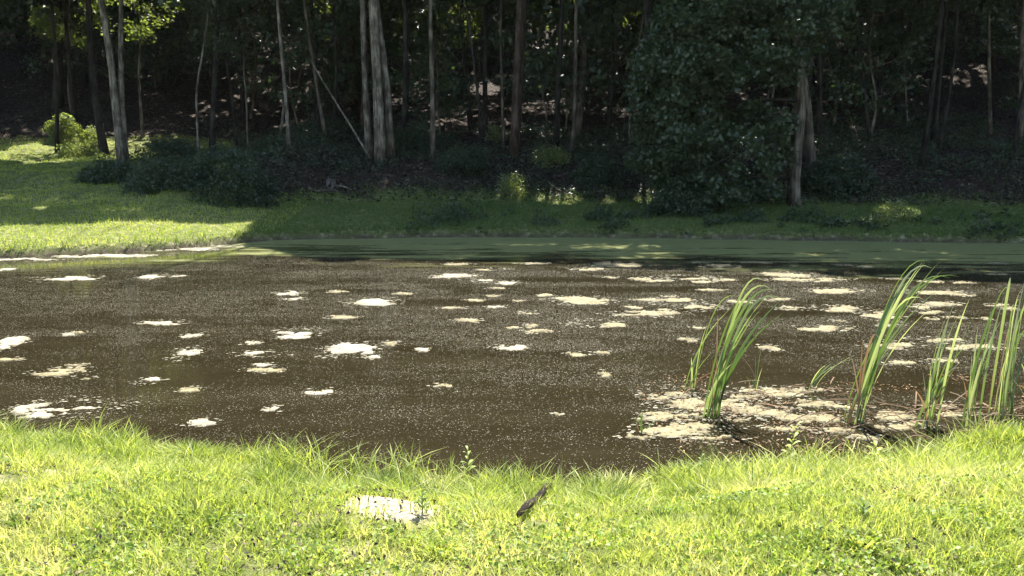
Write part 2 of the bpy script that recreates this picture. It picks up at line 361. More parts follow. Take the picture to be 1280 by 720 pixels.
mud = np.where(sn > sf, 1-sstep(.02, .25, sn), 1-sstep(-.1, .06, sf))
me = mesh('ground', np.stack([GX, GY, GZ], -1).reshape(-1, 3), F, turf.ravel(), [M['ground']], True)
a = me.attributes.new('mud', 'FLOAT', 'POINT'); a.data.foreach_set('value', mud.ravel().astype(np.float32))
a = me.attributes.new('pale', 'FLOAT', 'POINT'); a.data.foreach_set('value', bare(GX, GY).ravel().astype(np.float32))
tag(obj('ground', me), 'lawn, grassy banks and leaf covered wooded hillside around the pond', kind='structure')
wx = np.linspace(-58, 58, 30); wy = np.linspace(4.8, 26.5, 12); A, B = np.meshgrid(wx, wy)
ii = (np.arange(11)[:, None]*30 + np.arange(29)[None]).ravel()
me = mesh('water', np.stack([A, B, A*0], -1).reshape(-1, 3), np.stack([ii, ii+1, ii+31, ii+30], -1), None, [M['water']], True)
tag(obj('water', me), 'still brown pond water reflecting the dark wood', kind='structure')

# ------------------------------------------------------------ trees
TREES = []
def trunk_path(base, top, bend, k=12, seed=0):
    rg = np.random.default_rng(seed); t = np.linspace(0, 1, k)[:, None]
    P = np.asarray(base)*(1-t)+np.asarray(top)*t
    ph = rg.random(4)*6.28
    off = np.stack([np.sin(t[:, 0]*3.1+ph[0])-np.sin(ph[0])+.4*np.sin(t[:, 0]*8+ph[1])-.4*np.sin(ph[1]),
                    np.sin(t[:, 0]*2.7+ph[2])-np.sin(ph[2]), np.zeros(k)], 1)
    return P + off*bend
def flare(r0, r1, k):
    t = np.linspace(0, 1, k); return r0*(1-t)+r1*t + r0*.35*np.exp(-t*28)
def crown_points(rg, c, rad, n_cl, per, cr, flat=.55, lobe=.35, hang=0):
    """clump centres on a lumpy ellipsoid shell, leaves round each clump"""
    d = unit(rg.normal(size=(n_cl, 3))); q = .45+.6*rg.random(n_cl)**.6
    q *= 1+lobe*(np.sin(d[:, 0]*5+rg.random()*6)*np.sin(d[:, 2]*4+rg.random()*6))
    C = c + d*q[:, None]*rad
    r = cr*(.5+rg.random(n_cl)); k = np.maximum((per*(r/cr)**2).astype(int), 4)
    idx = np.repeat(np.arange(n_cl), k); v = unit(rg.normal(size=(len(idx), 3)))*(rg.random(len(idx))**.45)[:, None]
    v[:, 2] *= flat
    P = C[idx] + v*r[idx, None]; P[:, 2] -= hang*(v[:, 0]**2+v[:, 1]**2)*r[idx]
    return C, P, idx
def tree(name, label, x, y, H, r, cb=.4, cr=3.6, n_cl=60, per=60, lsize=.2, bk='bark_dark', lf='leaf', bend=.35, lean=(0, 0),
         group=None, seed=0, stems=None, clump=1.1, nlimb=6, cat='tree', gap=True, czoff=0, tintb=.45, cxo=(0, 0), trunk_sides=9):
    rg = np.random.default_rng(seed+100); z = gz(x, y)-.12
    root = empty(name, (x, y, z)); tag(root, label, cat, group)
    O = np.array([x, y, z]); top = np.array([lean[0], lean[1], H*.93])
    if stems is None: stems = [(trunk_path((0, 0, 0), top, bend, 14, seed), r)]
    for si, (pth, rr) in enumerate(stems):
        V, Fs = tube(pth, flare(rr, rr*.22, len(pth)), trunk_sides, .14, True, seed+si)
        obj('trunk', mesh('trunk', V, Fs, None, [M[bk]], True), root)
    rad = np.array([cr, cr, H*(1-cb)*.5]); c = np.array([lean[0]*.75+cxo[0], lean[1]*.75+cxo[1], H*(1+cb)*.5+czoff])
    C, P, idx = crown_points(rg, c, rad, n_cl, per, clump)
    main = stems[0][0]
    for k in rg.choice(n_cl, min(nlimb, n_cl), replace=False):
        e = C[k]; hz = max(min(e[2]-.35*np.hypot(e[0]-c[0], e[1]-c[1]), main[-1][2]), H*.12)
        j = int(np.argmin(abs(main[:, 2]-hz))); s = main[j]
        q = curve(s, (s+e)/2+np.array([0, 0, -.12*np.linalg.norm(e-s)]), e, 6)
        rl = r*.42*(1-.6*s[2]/H); V, Fs = tube(q, np.linspace(rl, .015, 6), 5, .1, False)
        obj('limb', mesh('limb', V, Fs, None, [M[bk]], True), root)
    W = P + O
    keep = (W[:, 2] > terrain(W[:, 0], W[:, 1])+.15)
    if gap: keep &= sun_gap(W)
    P = P[keep]; idx = idx[keep]
    V, Fl = leaves(P, lsize, .55, .66, None, rg)
    ct = rg.random(n_cl)*.35+tintb-.2
    tt = np.clip(ct[idx]+rg.normal(size=len(P))*.13, 0, 1)
    obj('crown', mesh('crown', V, Fl, np.repeat(tt, 4), [M[lf]]), root)
    TREES.append((x, y))
    return root

def stem_px(pts, Y, base, r, k=14):
    """trunk path through photo columns at one distance, carried on above the frame"""
    Q = np.array([at(a, b, Y) for a, b in pts]) - base
    t = np.concatenate([[0], np.cumsum(np.linalg.norm(np.diff(Q, axis=0), axis=1))]); tt = np.linspace(0, t[-1], k)
    return np.stack([np.interp(tt, t, Q[:, i]) for i in range(3)], 1)
def px_tree(name, label, pts, Y, r, H, **kw):
    """tree whose visible trunk runs through the given photo points (bottom first) at distance Y"""
    b = at(pts[0][0], pts[0][1], Y); x = b[0]; z = gz(x, Y)-.12; base = np.array([x, Y, z])
    Q = [np.array([x, Y, z])-base] + [at(a, c, Y)-base for a, c in pts[1:]]
    d = Q[-1]-Q[-2] if len(Q) > 2 else Q[-1]-Q[0]; d = d/max(d[2], .1); e = Q[-1].copy(); n_ = 4
    for i in range(1, n_+1):
        f = (H*.93-e[2])*i/n_
        if f > 0: Q.append(e+np.array([d[0]*f*.35, .25*math.sin(i), f]))
    Q = np.array(Q); t = np.concatenate([[0], np.cumsum(np.linalg.norm(np.diff(Q, axis=0), axis=1))]); tt = np.linspace(0, t[-1], 20)
    P = np.stack([np.interp(tt, t, Q[:, i]) for i in range(3)], 1)
    P[1:-1] = (P[:-2]+2*P[1:-1]+P[2:])/4
    extra = kw.pop('extra', [])
    stems = [(P, r)]
    for pts2, r2, dy in extra:
        Q2 = np.array([at(a, c, Y+dy)-base for a, c in pts2]); q = Q2[0]; q[2] = gz(q[0]+x, q[1]+Y)-z-.12 if pts2[0][1] > 150 else q[2]
        d2 = Q2[-1]-Q2[-2]; d2 /= max(d2[2], .1); f = H*.85-Q2[-1][2]
        if f > 0: Q2 = np.vstack([Q2, Q2[-1]+d2*[.35, .35, 1]*f*.5, Q2[-1]+d2*[.3, .3, 1]*f])
        t = np.concatenate([[0], np.cumsum(np.linalg.norm(np.diff(Q2, axis=0), axis=1))]); tt = np.linspace(0, t[-1], 16)
        P2 = np.stack([np.interp(tt, t, Q2[:, i]) for i in range(3)], 1); P2[1:-1] = (P2[:-2]+2*P2[1:-1]+P2[2:])/4
        stems.append((P2, r2))
    top = P[-1]
    kw.setdefault('seed', int(pts[0][0]))
    return tree(name, label, x, Y, H, r, lean=(top[0], top[1]), stems=stems, **kw)

px_tree('twin_stem_tree', 'pale twin stemmed tree at the edge of the sunny lawn', [(152, 188), (146, 150), (139, 80), (131, 20), (124, 0)], 33.5, .16, 19,
        extra=[([(155, 184), (152, 130), (150, 60), (152, 0)], .125, .3)], bk='bark_pale', cb=.42, cr=5.4, n_cl=210, per=100, lsize=.22)
px_tree('tall_tree', 'straight grey tree behind the far left end of the lawn', [(73, 150), (73, 80), (72, 0)], 46, .26, 23, bk='bark_dark', cb=.3, cr=4.6, n_cl=110, per=80, lsize=.22)
px_tree('vine_tree', 'vine wrapped tree just left of the pale twin stemmed tree', [(130, 180), (120, 130), (114, 70), (110, 0)], 36, .16, 17, bk='bark_dark', cb=.4, cr=4.6, n_cl=150, per=90, lsize=.22)
px_tree('crooked_sapling', 'thin crooked sapling forking above the dark thicket', [(246, 168), (245, 110), (250, 85), (257, 45)], 34.5, .06, 9, bk='bark_pale', cb=.55, cr=1.3, n_cl=16, per=40, lsize=.13)
px_tree('birch_tree', 'slim pale trunk with dark rings right of the thicket', [(361, 188), (358, 130), (352, 70), (346, 0)], 33, .075, 17, bk='bark_pale', cb=.5, cr=2.6, n_cl=60, per=70)
px_tree('slender_tree', 'slender pale tree leaning left behind the leaning dead pole', [(407, 168), (398, 120), (390, 70), (382, 20), (380, 0)], 37, .075, 15, bk='bark_grey', cb=.5, cr=2.4, n_cl=50, per=70)
px_tree('triple_stem_tree', 'thick three stemmed grey tree on top of the bank', [(477, 204), (474, 150), (470, 70), (466, 0)], 32.5, .19, 24,
        extra=[([(489, 200), (486, 120), (478, 50), (470, 8)], .14, .35), ([(462, 196), (457, 120), (453, 0)], .13, 1.2)],
        bk='bark_pale', cb=.4, cr=5.2, n_cl=150, per=100, lsize=.2, trunk_sides=12)
px_tree('straight_tree', 'single straight slim tree right of the three stemmed tree', [(541, 198), (541, 120), (538, 40), (538, 0)], 33, .1, 21, bk='bark_grey', cb=.45, cr=3.6, n_cl=100, per=80)
px_tree('brown_tree', 'reddish brown double trunked tree at the middle of the bank', [(642, 192), (645, 120), (648, 50), (650, 0)], 33.5, .15, 23,
        extra=[([(646, 186), (651, 100), (656, 0)], .1, .4)], bk='bark_red', cb=.42, cr=4.6, n_cl=120, per=90)
px_tree('thin_tree', 'thin pale tree with a kink right of the brown trunk', [(714, 182), (718, 150), (719, 90), (720, 0)], 35, .085, 18, bk='bark_grey', cb=.5, cr=2.8, n_cl=70, per=70)
px_tree('thin_tree', 'thin grey tree close on the left of the brown trunk', [(630, 178), (628, 130), (626, 40), (626, 0)], 36, .07, 15, bk='bark_grey', cb=.5, cr=2.2, n_cl=50, per=70)
px_tree('sapling', 'thin sapling in the shade left of the kinked dead branch', [(309, 170), (308, 125), (304, 85)], 36, .05, 6, bk='bark_grey', cb=.6, cr=1., n_cl=10, per=40, lsize=.13)
px_tree('slim_tree', 'slim upright tree near the right side under the leafy canopy', [(1238, 178), (1237, 130), (1236, 60), (1236, 0)], 36, .07, 16, bk='bark_grey', cb=.4, cr=3.2, n_cl=90, per=80)
px_tree('slim_tree', 'slim dark tree at the right edge of the wood', [(1275, 192), (1276, 140), (1277, 60)], 34, .09, 19, bk='bark_grey', cb=.38, cr=4, n_cl=110, per=80)
px_tree('slim_tree', 'dark slim trunk standing alone in the shade right of the drooping tree', [(1130, 140), (1130, 70), (1129, 0)], 44, .13, 20, bk='bark_dark', cb=.35, cr=4, n_cl=110, per=80)

# the big tree with its skirt of leaves, right of centre
def drooping_tree():
    Y = 27.6; x = at(992, 250, Y)[0]; z = gz(x, Y)-.1; base = np.array([x, Y, z]); rg = np.random.default_rng(5)
    root = empty('drooping_tree', base.tolist()); tag(root, 'big dark leafy tree with branches drooping to the grass by the pond', 'tree')
    Qs = []
    for pts, r, dy in [([(992, 252), (993, 215), (997, 170), (1003, 120), (997, 70), (990, 20), (985, -40), (980, -120)], .2, 0),
                       ([(1018, 176), (1010, 140), (1004, 100), (998, 60), (996, 0), (1003, -60), (1010, -130)], .16, 2.5)]:
        Q = np.array([at(a, b, Y+dy)-base for a, b in pts]); Q[0][2] = gz(Q[0][0]+x, Q[0][1]+Y)-z-.1
        t = np.linspace(0, 1, len(Q)); tt = np.linspace(0, 1, 18); P = np.stack([np.interp(tt, t, Q[:, i]) for i in range(3)], 1)
        P[1:-1] = (P[:-2]+2*P[1:-1]+P[2:])/4
        V, Fs = tube(P, flare(r, r*.45, 18), 12, .25, True, 3); obj('trunk', mesh('trunk', V, Fs, None, [M['bark_grey']], True), root); Qs.append(P)
    # silhouette by height: (photo y, left x, right x)
    prof = [(-150, 850, 1120), (-60, 820, 1110), (0, 828, 1075), (45, 815, 1040), (80, 792, 1000), (110, 786, 985), (150, 795, 992), (190, 790, 994), (220, 806, 990), (245, 820, 980), (268, 850, 940)]
    py = np.array([p[0] for p in prof]); pl = np.array([p[1] for p in prof]); pr = np.array([p[2] for p in prof])
    n_cl = 620; yy = -150+418*rg.random(n_cl)**.9; u = rg.random(n_cl); u = np.where(rg.random(n_cl) < .35, u**2*.5, u)
    L_ = np.interp(yy, py, pl)+10; R_ = np.interp(yy, py, pr)-8
    pxx = L_+(R_-L_)*u; half = (R_-L_)/2/FPX*Y
    dep = np.sqrt(np.clip(1-(2*u-1)**2, .05, 1))*half*.75
    dy = (rg.random(n_cl)*2-1)*dep - .3
    C = np.array([at(a, b, Y+c) for a, b, c in zip(pxx, yy, dy)]) - base
    r = .28+.4*rg.random(n_cl); k = (95*(r/.5)**2).astype(int); idx = np.repeat(np.arange(n_cl), k)
    v = unit(rg.normal(size=(len(idx), 3)))*(rg.random(len(idx))**.5)[:, None]; v[:, 2] *= .6
    P = C[idx]+v*r[idx, None]; P[:, 2] -= .35*(v[:, 0]**2+v[:, 1]**2)*r[idx]
    W = P+base; keep = (W[:, 2] > terrain(W[:, 0], W[:, 1])+.12) & sun_gap(W); P = P[keep]; idx = idx[keep]
    V, Fl = leaves(P, .14, .6, .75, None, rg); tt = np.clip((rg.random(n_cl)*.5+.42)[idx]+rg.normal(size=len(P))*.14, 0, 1)
    obj('crown', mesh('crown', V, Fl, np.repeat(tt, 4), [M['leaf']]), root)
    for kk in rg.choice(n_cl, 26, replace=False):
        e = C[kk]; S = Qs[0]; hz = e[2]+.9; j = int(np.clip(np.argmin(abs(S[:, 2]-hz)), 2, 16)); s = S[j]
        q = curve(s, (s+e)/2+np.array([0, 0, .7]), e, 8); V, Fs = tube(q, np.linspace(.055, .01, 8), 5, .1, False)
        obj('limb', mesh('limb', V, Fs, None, [M['bark_dark']], True), root)
    TREES.append((x, Y)); TREES.append((x-2, Y))
drooping_tree()

# canopy trees: the front row that shades the far side of the pond
front = [(-19, 36), (-25, 33), (-4.5, 36), (1.8, 35.5), (5.2, 33.8), (10.5, 31.5), (14.5, 30.5), (18.5, 30), (12.8, 36), (22.5, 33), (-1.2, 39), (27, 30), (-31, 38), (7.6, 38.5), (17.3, 35.5), (-8.6, 38.5), (-14.5, 47)]
GL = "tall shaded woodland tree with a dark trunk in the unlit wood behind the pond"
FL = {0: 'dark slim trunk beside the straight grey tree at the far left', 2: 'dark trunk standing just right of the three stemmed tree', 3: 'dark slim trunk right of the brown double trunk', 4: 'dark trunk at the left shoulder of the drooping tree',
      5: 'dark trunk close behind the pale trunks of the drooping tree', 6: 'dark trunk nearest the pond in the gloom at right', 8: 'thin dark trunk just right of the drooping tree', 10: 'dark trunk left of the brown double trunk further up the slope',
      13: 'dark trunk hidden behind the crown of the drooping tree', 14: 'dark trunk behind the nearest trunk in the gloom at right', 15: 'dark trunk behind the slender leaning tree', 16: 'dark trunk behind the thicket further up the slope'}
for i, (px, Y_, H_, cr_, lab) in enumerate([(690, 52, 8.6, 2.2, 'sunlit leafy sapling glimpsed high between the brown trunk and the kinked thin tree'), (588, 46, 7.2, 1.3, 'sunlit leafy sapling glimpsed high left of the brown trunk'), (775, 50, 8.0, 1.5, 'sunlit sapling glimpsed at the left shoulder of the drooping tree'), (405, 50, 7.4, 1.2, 'sunlit sapling glimpsed high behind the slender leaning tree')]):
    tree('leafy_sapling', lab, pos(px, Y_), Y_, H_, .05, cb=.5, cr=cr_, n_cl=26, per=45, lsize=.2, lf='leaf_pale', bk='bark_grey', seed=81+i, clump=.6, tintb=.6, gap=False)
for x_, y_, lab in [(-12.4, 35.6, 'dark trunk added behind the thicket so its crown shades the left lawn'), (-22.8, 33.5, 'added shade tree outside the left edge of the view'), (-20.4, 40.5, 'dark trunk added behind the far left end of the lawn to shade it'), (-27, 38, 'added shade tree far outside the left edge of the view')]:  # extra canopy trees added to cast shade over the left lawn
    tree('woodland_tree', lab, x_, y_, 21, .11, cb=.34, cr=6.2, n_cl=230, per=55, lsize=.34, seed=int(-x_*10), bk='bark_dark', nlimb=8, clump=1.3)
for i, (x, y) in enumerate(front):
    rg = np.random.default_rng(i+900)
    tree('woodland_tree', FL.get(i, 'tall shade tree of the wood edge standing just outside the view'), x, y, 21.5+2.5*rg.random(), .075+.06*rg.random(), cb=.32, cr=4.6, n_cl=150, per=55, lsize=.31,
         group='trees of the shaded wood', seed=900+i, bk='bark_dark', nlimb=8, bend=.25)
# hillside wood behind
cand = []
rg0 = np.random.default_rng(12)
for _ in range(6000):
    y = 40+64*rg0.random(); hw = y*.60+12; x = (rg0.random()*2-1)*hw
    if x < -11 and y < 50: continue
    dmin = 5.0 if y < 60 else 6.2
    if all((x-a)**2+(y-b)**2 > dmin**2 for a, b in cand) and all((x-a)**2+(y-b)**2 > 3.2**2 for a, b in TREES): cand.append((x, y))
print('hill trees', len(cand))
for i, (x, y) in enumerate(cand):
    rg = np.random.default_rng(i+3000)
    tree('woodland_tree', GL, x, y, 17+6*rg.random(), .08+.11*rg.random(), cb=.2+.14*rg.random(), cr=4.6, n_cl=78, per=24 if y < 62 else 13, lsize=.62 if y < 62 else .84,
         group='trees of the shaded wood', seed=3000+i, bk=['bark_dark', 'bark_red', 'bark_grey'][i % 3], nlimb=5, bend=.3, clump=1.5, trunk_sides=7)
# understory saplings filling the gloom with leaf sprays
und = []
for _ in range(2500):
    y = 36+40*rg0.random(); x = (rg0.random()*2-1)*(y*.62+3)
    if x < -12 and y < 47: continue
    if abs(x/y*FPX+640-605) < 50 and y < 60: continue
    if abs(x/y*FPX+640-1215) < 45 and y < 60: continue
    if abs(x/y*FPX+640-175) < 60 and y < 44: continue
    if all((x-a)**2+(y-b)**2 > 3.0**2 for a, b in und): und.append((x, y))
und = und[:135]
for i, (x, y) in enumerate(und):
    rg = np.random.default_rng(i+6000)
    tree('understory_tree', 'small leafy understory tree in the dark shade of the wooded slope', x, y, 4.5+6*rg.random(), .035+.035*rg.random(), cb=.12, cr=1.9+rg.random(), n_cl=34, per=27, lsize=.22,
         group='small trees under the wood', seed=6000+i, bk=['bark_grey', 'bark_pale'][i % 2], nlimb=4, bend=.3, clump=.7, trunk_sides=6, tintb=.5)
# named small leafy trees the photograph shows
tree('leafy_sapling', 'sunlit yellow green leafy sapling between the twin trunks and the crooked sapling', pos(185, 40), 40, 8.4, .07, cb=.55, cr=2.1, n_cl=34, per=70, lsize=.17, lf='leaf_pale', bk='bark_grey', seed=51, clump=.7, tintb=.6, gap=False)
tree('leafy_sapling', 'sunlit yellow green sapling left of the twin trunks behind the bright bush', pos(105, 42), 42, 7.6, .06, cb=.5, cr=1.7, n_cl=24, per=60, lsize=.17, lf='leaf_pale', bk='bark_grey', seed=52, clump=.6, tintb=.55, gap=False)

for i, (px, Y_, H_, lab) in enumerate([(45, 49, 12, 'leafy dark tree closing the view behind the straight grey tree'), (120, 50, 12, 'leafy dark tree closing the view behind the bright bush'), (215, 49, 12, 'leafy dark tree closing the view behind the crooked sapling'), (-30, 47, 13, 'leafy dark tree at the very left edge of the wood'), (10, 44, 13, 'leafy tree whose grey green branches hang over the far left of the lawn'), (600, 36, 13.5, 'leafy tree with branches hanging in from above left of the brown trunk'),
        (1165, 33, 14, 'leafy tree with dark branches hanging low over the right part of the slope'), (1262, 31, 13, 'leafy tree hanging dark branches in at the top right corner'), (300, 37, 13, 'leafy dark tree filling the shade above the crooked sapling'),
        (755, 38, 13, 'leafy tree behind the left shoulder of the drooping tree'), (420, 38.5, 12, 'leafy tree in the dark behind the slender leaning tree'), (1080, 36, 12.5, 'leafy tree right behind the trunks of the drooping tree')]):
    tree('leafy_tree', lab, pos(px, Y_), Y_, H_, .07, cb=.42 if Y_ < 46 else .1, cr=2.9, n_cl=90, per=65 if Y_ < 46 else 40, lsize=.18 if Y_ < 46 else .26, seed=70+i, bk='bark_dark', clump=.75, tintb=.55, czoff=-.3)
# ------------------------------------------------------------ shrubs
def shrub(name, label, x, y, rx, ry, h, n_cl, per, lsize, lf, seed, group=None, clump=.3, tintb=.4, zoff=0, stems=5, cat='shrub'):
    rg = np.random.default_rng(seed); z = gz(x, y); root = empty(name, (x, y, z)); tag(root, label, cat, group)
    d = unit(rg.normal(size=(n_cl, 3))); d[:, 2] = abs(d[:, 2]); q = .5+.5*rg.random(n_cl)**.5
    C = d*q[:, None]*np.array([rx, ry, h]); C[:, 2] += terrain(C[:, 0]+x, C[:, 1]+y)-z
    r = clump*(.6+.8*rg.random(n_cl)); k = (per*(r/clump)**2).astype(int)+3; idx = np.repeat(np.arange(n_cl), k)
    v = unit(rg.normal(size=(len(idx), 3)))*(rg.random(len(idx))**.4)[:, None]; v[:, 2] *= .8; P = C[idx]+v*r[idx, None]
    keep = P[:, 2]+z > terrain(P[:, 0]+x, P[:, 1]+y)+.01; P = P[keep]; idx = idx[keep]
    V, Fl = leaves(P, lsize, .5, .6, None, rg); tt = np.clip((rg.random(n_cl)*.4+tintb-.2)[idx]+rg.normal(size=len(P))*.14, 0, 1)
    obj('foliage', mesh('foliage', V, Fl, np.repeat(tt, 4), [M[lf]]), root)
    for kk in range(stems):
        e = C[kk % n_cl]; qv = curve((e[0]*.15, e[1]*.15, terrain(x+e[0]*.15, y+e[1]*.15)-z-.05), (e[0]*.4, e[1]*.4, e[2]*.7), e, 6)
        V, Fs = tube(qv, np.linspace(.018, .006, 6), 5, 0, False); obj('stem', mesh('stem', V, Fs, None, [M['bark_grey']], True), root)
    return root
def shrub_px(name, label, px, py, rw, h, *a, **k):
    p = hit(px, py); return shrub(name, label, p[0], p[1], rw/FPX*p[1], rw/FPX*p[1]*.7, h, *a, **k)
shrub_px('thicket_shrub', 'widest dark green mounded shrub right of the thicket middle', 288, 240, 62, 1.2, 150, 60, .09, 'leaf', 1)
shrub_px('thicket_shrub', 'low spreading dark shrub in the middle of the thicket', 205, 238, 45, .85, 110, 60, .09, 'leaf', 2, tintb=.55)
shrub_px('thicket_shrub', 'left end dark shrub of the thicket reaching onto the lawn', 140, 228, 40, .7, 90, 60, .09, 'leaf', 3, tintb=.6)
shrub_px('thicket_shrub', 'upper dark shrub behind the thicket below the crooked sapling', 215, 205, 50, .8, 90, 60, .09, 'leaf', 4, tintb=.5)
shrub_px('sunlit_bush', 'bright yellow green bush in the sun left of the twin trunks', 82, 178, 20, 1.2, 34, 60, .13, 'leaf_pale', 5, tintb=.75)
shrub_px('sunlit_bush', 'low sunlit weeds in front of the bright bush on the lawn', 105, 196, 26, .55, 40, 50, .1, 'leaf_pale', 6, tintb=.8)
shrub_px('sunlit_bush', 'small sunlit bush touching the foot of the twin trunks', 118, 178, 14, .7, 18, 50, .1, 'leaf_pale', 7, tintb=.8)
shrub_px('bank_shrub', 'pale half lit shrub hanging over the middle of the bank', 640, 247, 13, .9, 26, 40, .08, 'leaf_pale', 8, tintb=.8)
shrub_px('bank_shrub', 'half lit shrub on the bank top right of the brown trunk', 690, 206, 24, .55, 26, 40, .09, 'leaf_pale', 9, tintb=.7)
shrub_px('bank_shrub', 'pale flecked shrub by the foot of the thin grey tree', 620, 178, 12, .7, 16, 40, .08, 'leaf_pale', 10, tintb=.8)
shrub_px('bank_shrub', 'dark shrub spreading beside the three stemmed tree', 520, 190, 26, 1.2, 50, 60, .1, 'leaf', 11)
shrub_px('shore_weed', 'pale sunlit weed clump alone in the dark grass at right', 1118, 278, 22, .55, 26, 34, .08, 'leaf_pale', 12, tintb=.85, cat='weed')
shrub_px('bank_shrub', 'dark shrub at the left foot of the drooping tree', 850, 268, 40, .9, 90, 60, .09, 'leaf', 13, tintb=.5)
shrub_px('bank_shrub', 'low dark bush on the shaded slope between the drooping tree and the right edge', 1040, 235, 50, .9, 70, 50, .1, 'leaf', 14, tintb=.3)
shrub_px('bank_shrub', 'dark leafy shrub behind the middle of the bank', 580, 215, 30, .9, 60, 50, .09, 'leaf', 15, tintb=.35)
shrub_px('bank_shrub', 'low shrub on the bank below the kinked thin tree', 745, 225, 34, .7, 60, 50, .09, 'leaf', 16, tintb=.4)

# dead wood
def pole(name, label, pts, Y, r, bk='bark_pale', cat='branch'):
    Q = [at(a, b, Y+dy) for a, b, dy in pts]; base = Q[0].copy(); base[2] = gz(base[0], base[1])
    Q = np.array(Q)-base; Q[0] = (0, 0, -.05); K = len(Q); t = np.linspace(0, 1, K); tt = np.linspace(0, 1, 12)
    P = np.stack([np.interp(tt, t, Q[:, i]) for i in range(3)], 1); P[1:-1] = (P[:-2]+2*P[1:-1]+P[2:])/4
    V, Fs = tube(P, np.linspace(r, r*.45, 12), 7, .15, True, 2)
    o = obj(name, mesh(name, V, Fs, None, [M[bk]], True), None, base.tolist()); tag(o, label, cat); return o
pole('leaning_pole', 'dead pale pole leaning left from the foot of the three stemmed tree', [(465, 200, 0), (440, 160, .4), (415, 120, .8), (386, 72, 1.2)], 33, .05)
def ground_stick(name, label, a, b, r, bk='bark_pale', lift=.04, cat='branch', fork=0):
    p = hit(*a); q = hit(*b); k = 8; t = np.linspace(0, 1, k)[:, None]; P = p*(1-t)+q*t
    P[:, 2] = np.maximum(terrain(P[:, 0], P[:, 1]), 0)+lift; base = P[0].copy(); P -= base
    parts = [tube(P, np.linspace(r, r*.5, k), 7, .2, True, int(a[0]))]
    for f in range(fork):
        j = 2+f*2; e = P[j]+np.array([.25*(-1)**f, .1, .3])*np.linalg.norm(P[-1])*.4
        parts.append(tube(curve(P[j], (P[j]+e)/2+[0, 0, .05], e, 5), np.linspace(r*.5, r*.15, 5), 5, 0, True))
    V, Fs = join(parts); o = obj(name, mesh(name, V, Fs, None, [M[bk]], True), None, base.tolist()); tag(o, label, cat); return o
ground_stick('fallen_branch', 'pale fallen branch lying on the bank left of the pale stump', (385, 238), (432, 243), .035, 'bark_grey', .08, fork=2)
ground_stick('fallen_branch', 'forked fallen branch on the bank top below the birch', (275, 186), (330, 176), .03, 'bark_grey', .3, fork=2)
ground_stick('fallen_branch', 'grey fallen branch lying right of the thin kinked tree', (668, 182), (735, 188), .04, 'bark_grey', .1)
ground_stick('fallen_branch', 'thin bare branch sloping down the bank in the middle', (685, 230), (712, 250), .025, 'bark_grey', .1)
ground_stick('fallen_branch', 'thin fallen branch near the foot of the birch', (345, 190), (385, 200), .03, 'bark_red', .06)
for a_, b_, lab in [((1040, 215), (1105, 222), 'dim fallen branch on the dark slope right of the drooping tree'), ((1150, 160), (1215, 178), 'dim fallen branch under the dark canopy at far right'), ((560, 205), (612, 198), 'fallen branch on the bank between the straight tree and the brown trunk'), ((20, 150), (90, 146), 'fallen branch at the foot of the wood behind the sunny lawn'), ((285, 172), (318, 150), 'thin propped dead branch in the shade left of the birch'), ((745, 200), (800, 215), 'fallen branch on the bank left of the drooping tree')]:
    ground_stick('fallen_branch', lab, a_, b_, .035, 'bark_grey', .12, fork=1)
def stump():
    p = hit(414, 236); root = empty('broken_stump', p.tolist()); tag(root, 'small pale broken stump on the bank with its shaded hollow coloured dark', 'stump')
    V, Fs = tube([(0, 0, -.05), (0, 0, .1), (.02, 0, .25), (.05, 0, .34)], [.2, .15, .13, .05], 10, .5, True, 8)
    obj('wood', mesh('wood', V, Fs, None, [M['bark_pale']], True), root)
    V, Fs = tube([(-.02, -.16, .08), (0, -.1, .2)], [.06, .03], 7, .3, True, 8); obj('hollow', mesh('hollow', V, Fs, None, [M['bark_dark']], True), root)  # solid dark stub stands in for the shade inside a hollow
    V, Fs = tube([(.1, 0, .06), (.35, -.05, .1), (.6, 0, .02)], [.06, .04, .02], 7, .3, True, 4); obj('root', mesh('root', V, Fs, None, [M['bark_pale']], True), root)
stump()

# ------------------------------------------------------------ loose cover on the far side
def stuff(name, label, V, F, tint, m, cat=None, smooth=False):
    o = obj(name, mesh(name, V, F, tint, [M[m]], smooth)); tag(o, label, kind='stuff'); return o
def scatter(n, x0, x1, y0, y1): return x0+(x1-x0)*rng.random(n), y0+(y1-y0)*rng.random(n)
# lawn at left
def far_grass(name, label, n, x0, x1, y0, y1, cond, hmin, hmax, wd, m, tb):
    X, Y = scatter(n, x0, x1, y0, y1); k = cond(X, Y); X, Y = X[k], Y[k]; Z = terrain(X, Y)-.01; n = len(X)
    cl = fbm(X*1.3, Y*1.3, 51); cl2 = fbm(X*.5, Y*.5, 52)
    h = (hmin+(hmax-hmin)*rng.random(n))*(.5+cl); V, Fs, nv = blades(X, Y, Z, h, wd*(.7+.6*rng.random(n)), .2+.6*rng.random(n), rng.random(n)*6.28, 1, 1)
    tt = np.clip(tb+(cl2-.5)*.9+rng.normal(size=n)*.15, 0, 1); stuff(name, label, V, Fs, np.repeat(tt, nv), m)
lim = lambda X: np.interp(X, [-40, -13, -10.5, -8, 12, 40], [24, 22, 14, 5.9, 5.4, 5])
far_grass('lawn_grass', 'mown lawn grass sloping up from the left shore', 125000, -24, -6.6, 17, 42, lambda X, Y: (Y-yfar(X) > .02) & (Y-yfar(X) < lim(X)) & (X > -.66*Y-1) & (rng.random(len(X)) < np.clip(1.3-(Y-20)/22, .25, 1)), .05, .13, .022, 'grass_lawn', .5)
far_grass('bank_grass', 'shaded green grass strip along the far shore', 95000, -7.4, 19, 22, 31, lambda X, Y: (Y-yfar(X) > .0) & (Y-yfar(X) < lim(X)+rng.normal(size=len(X))*.5), .06, .16, .022, 'grass_shade', .5)
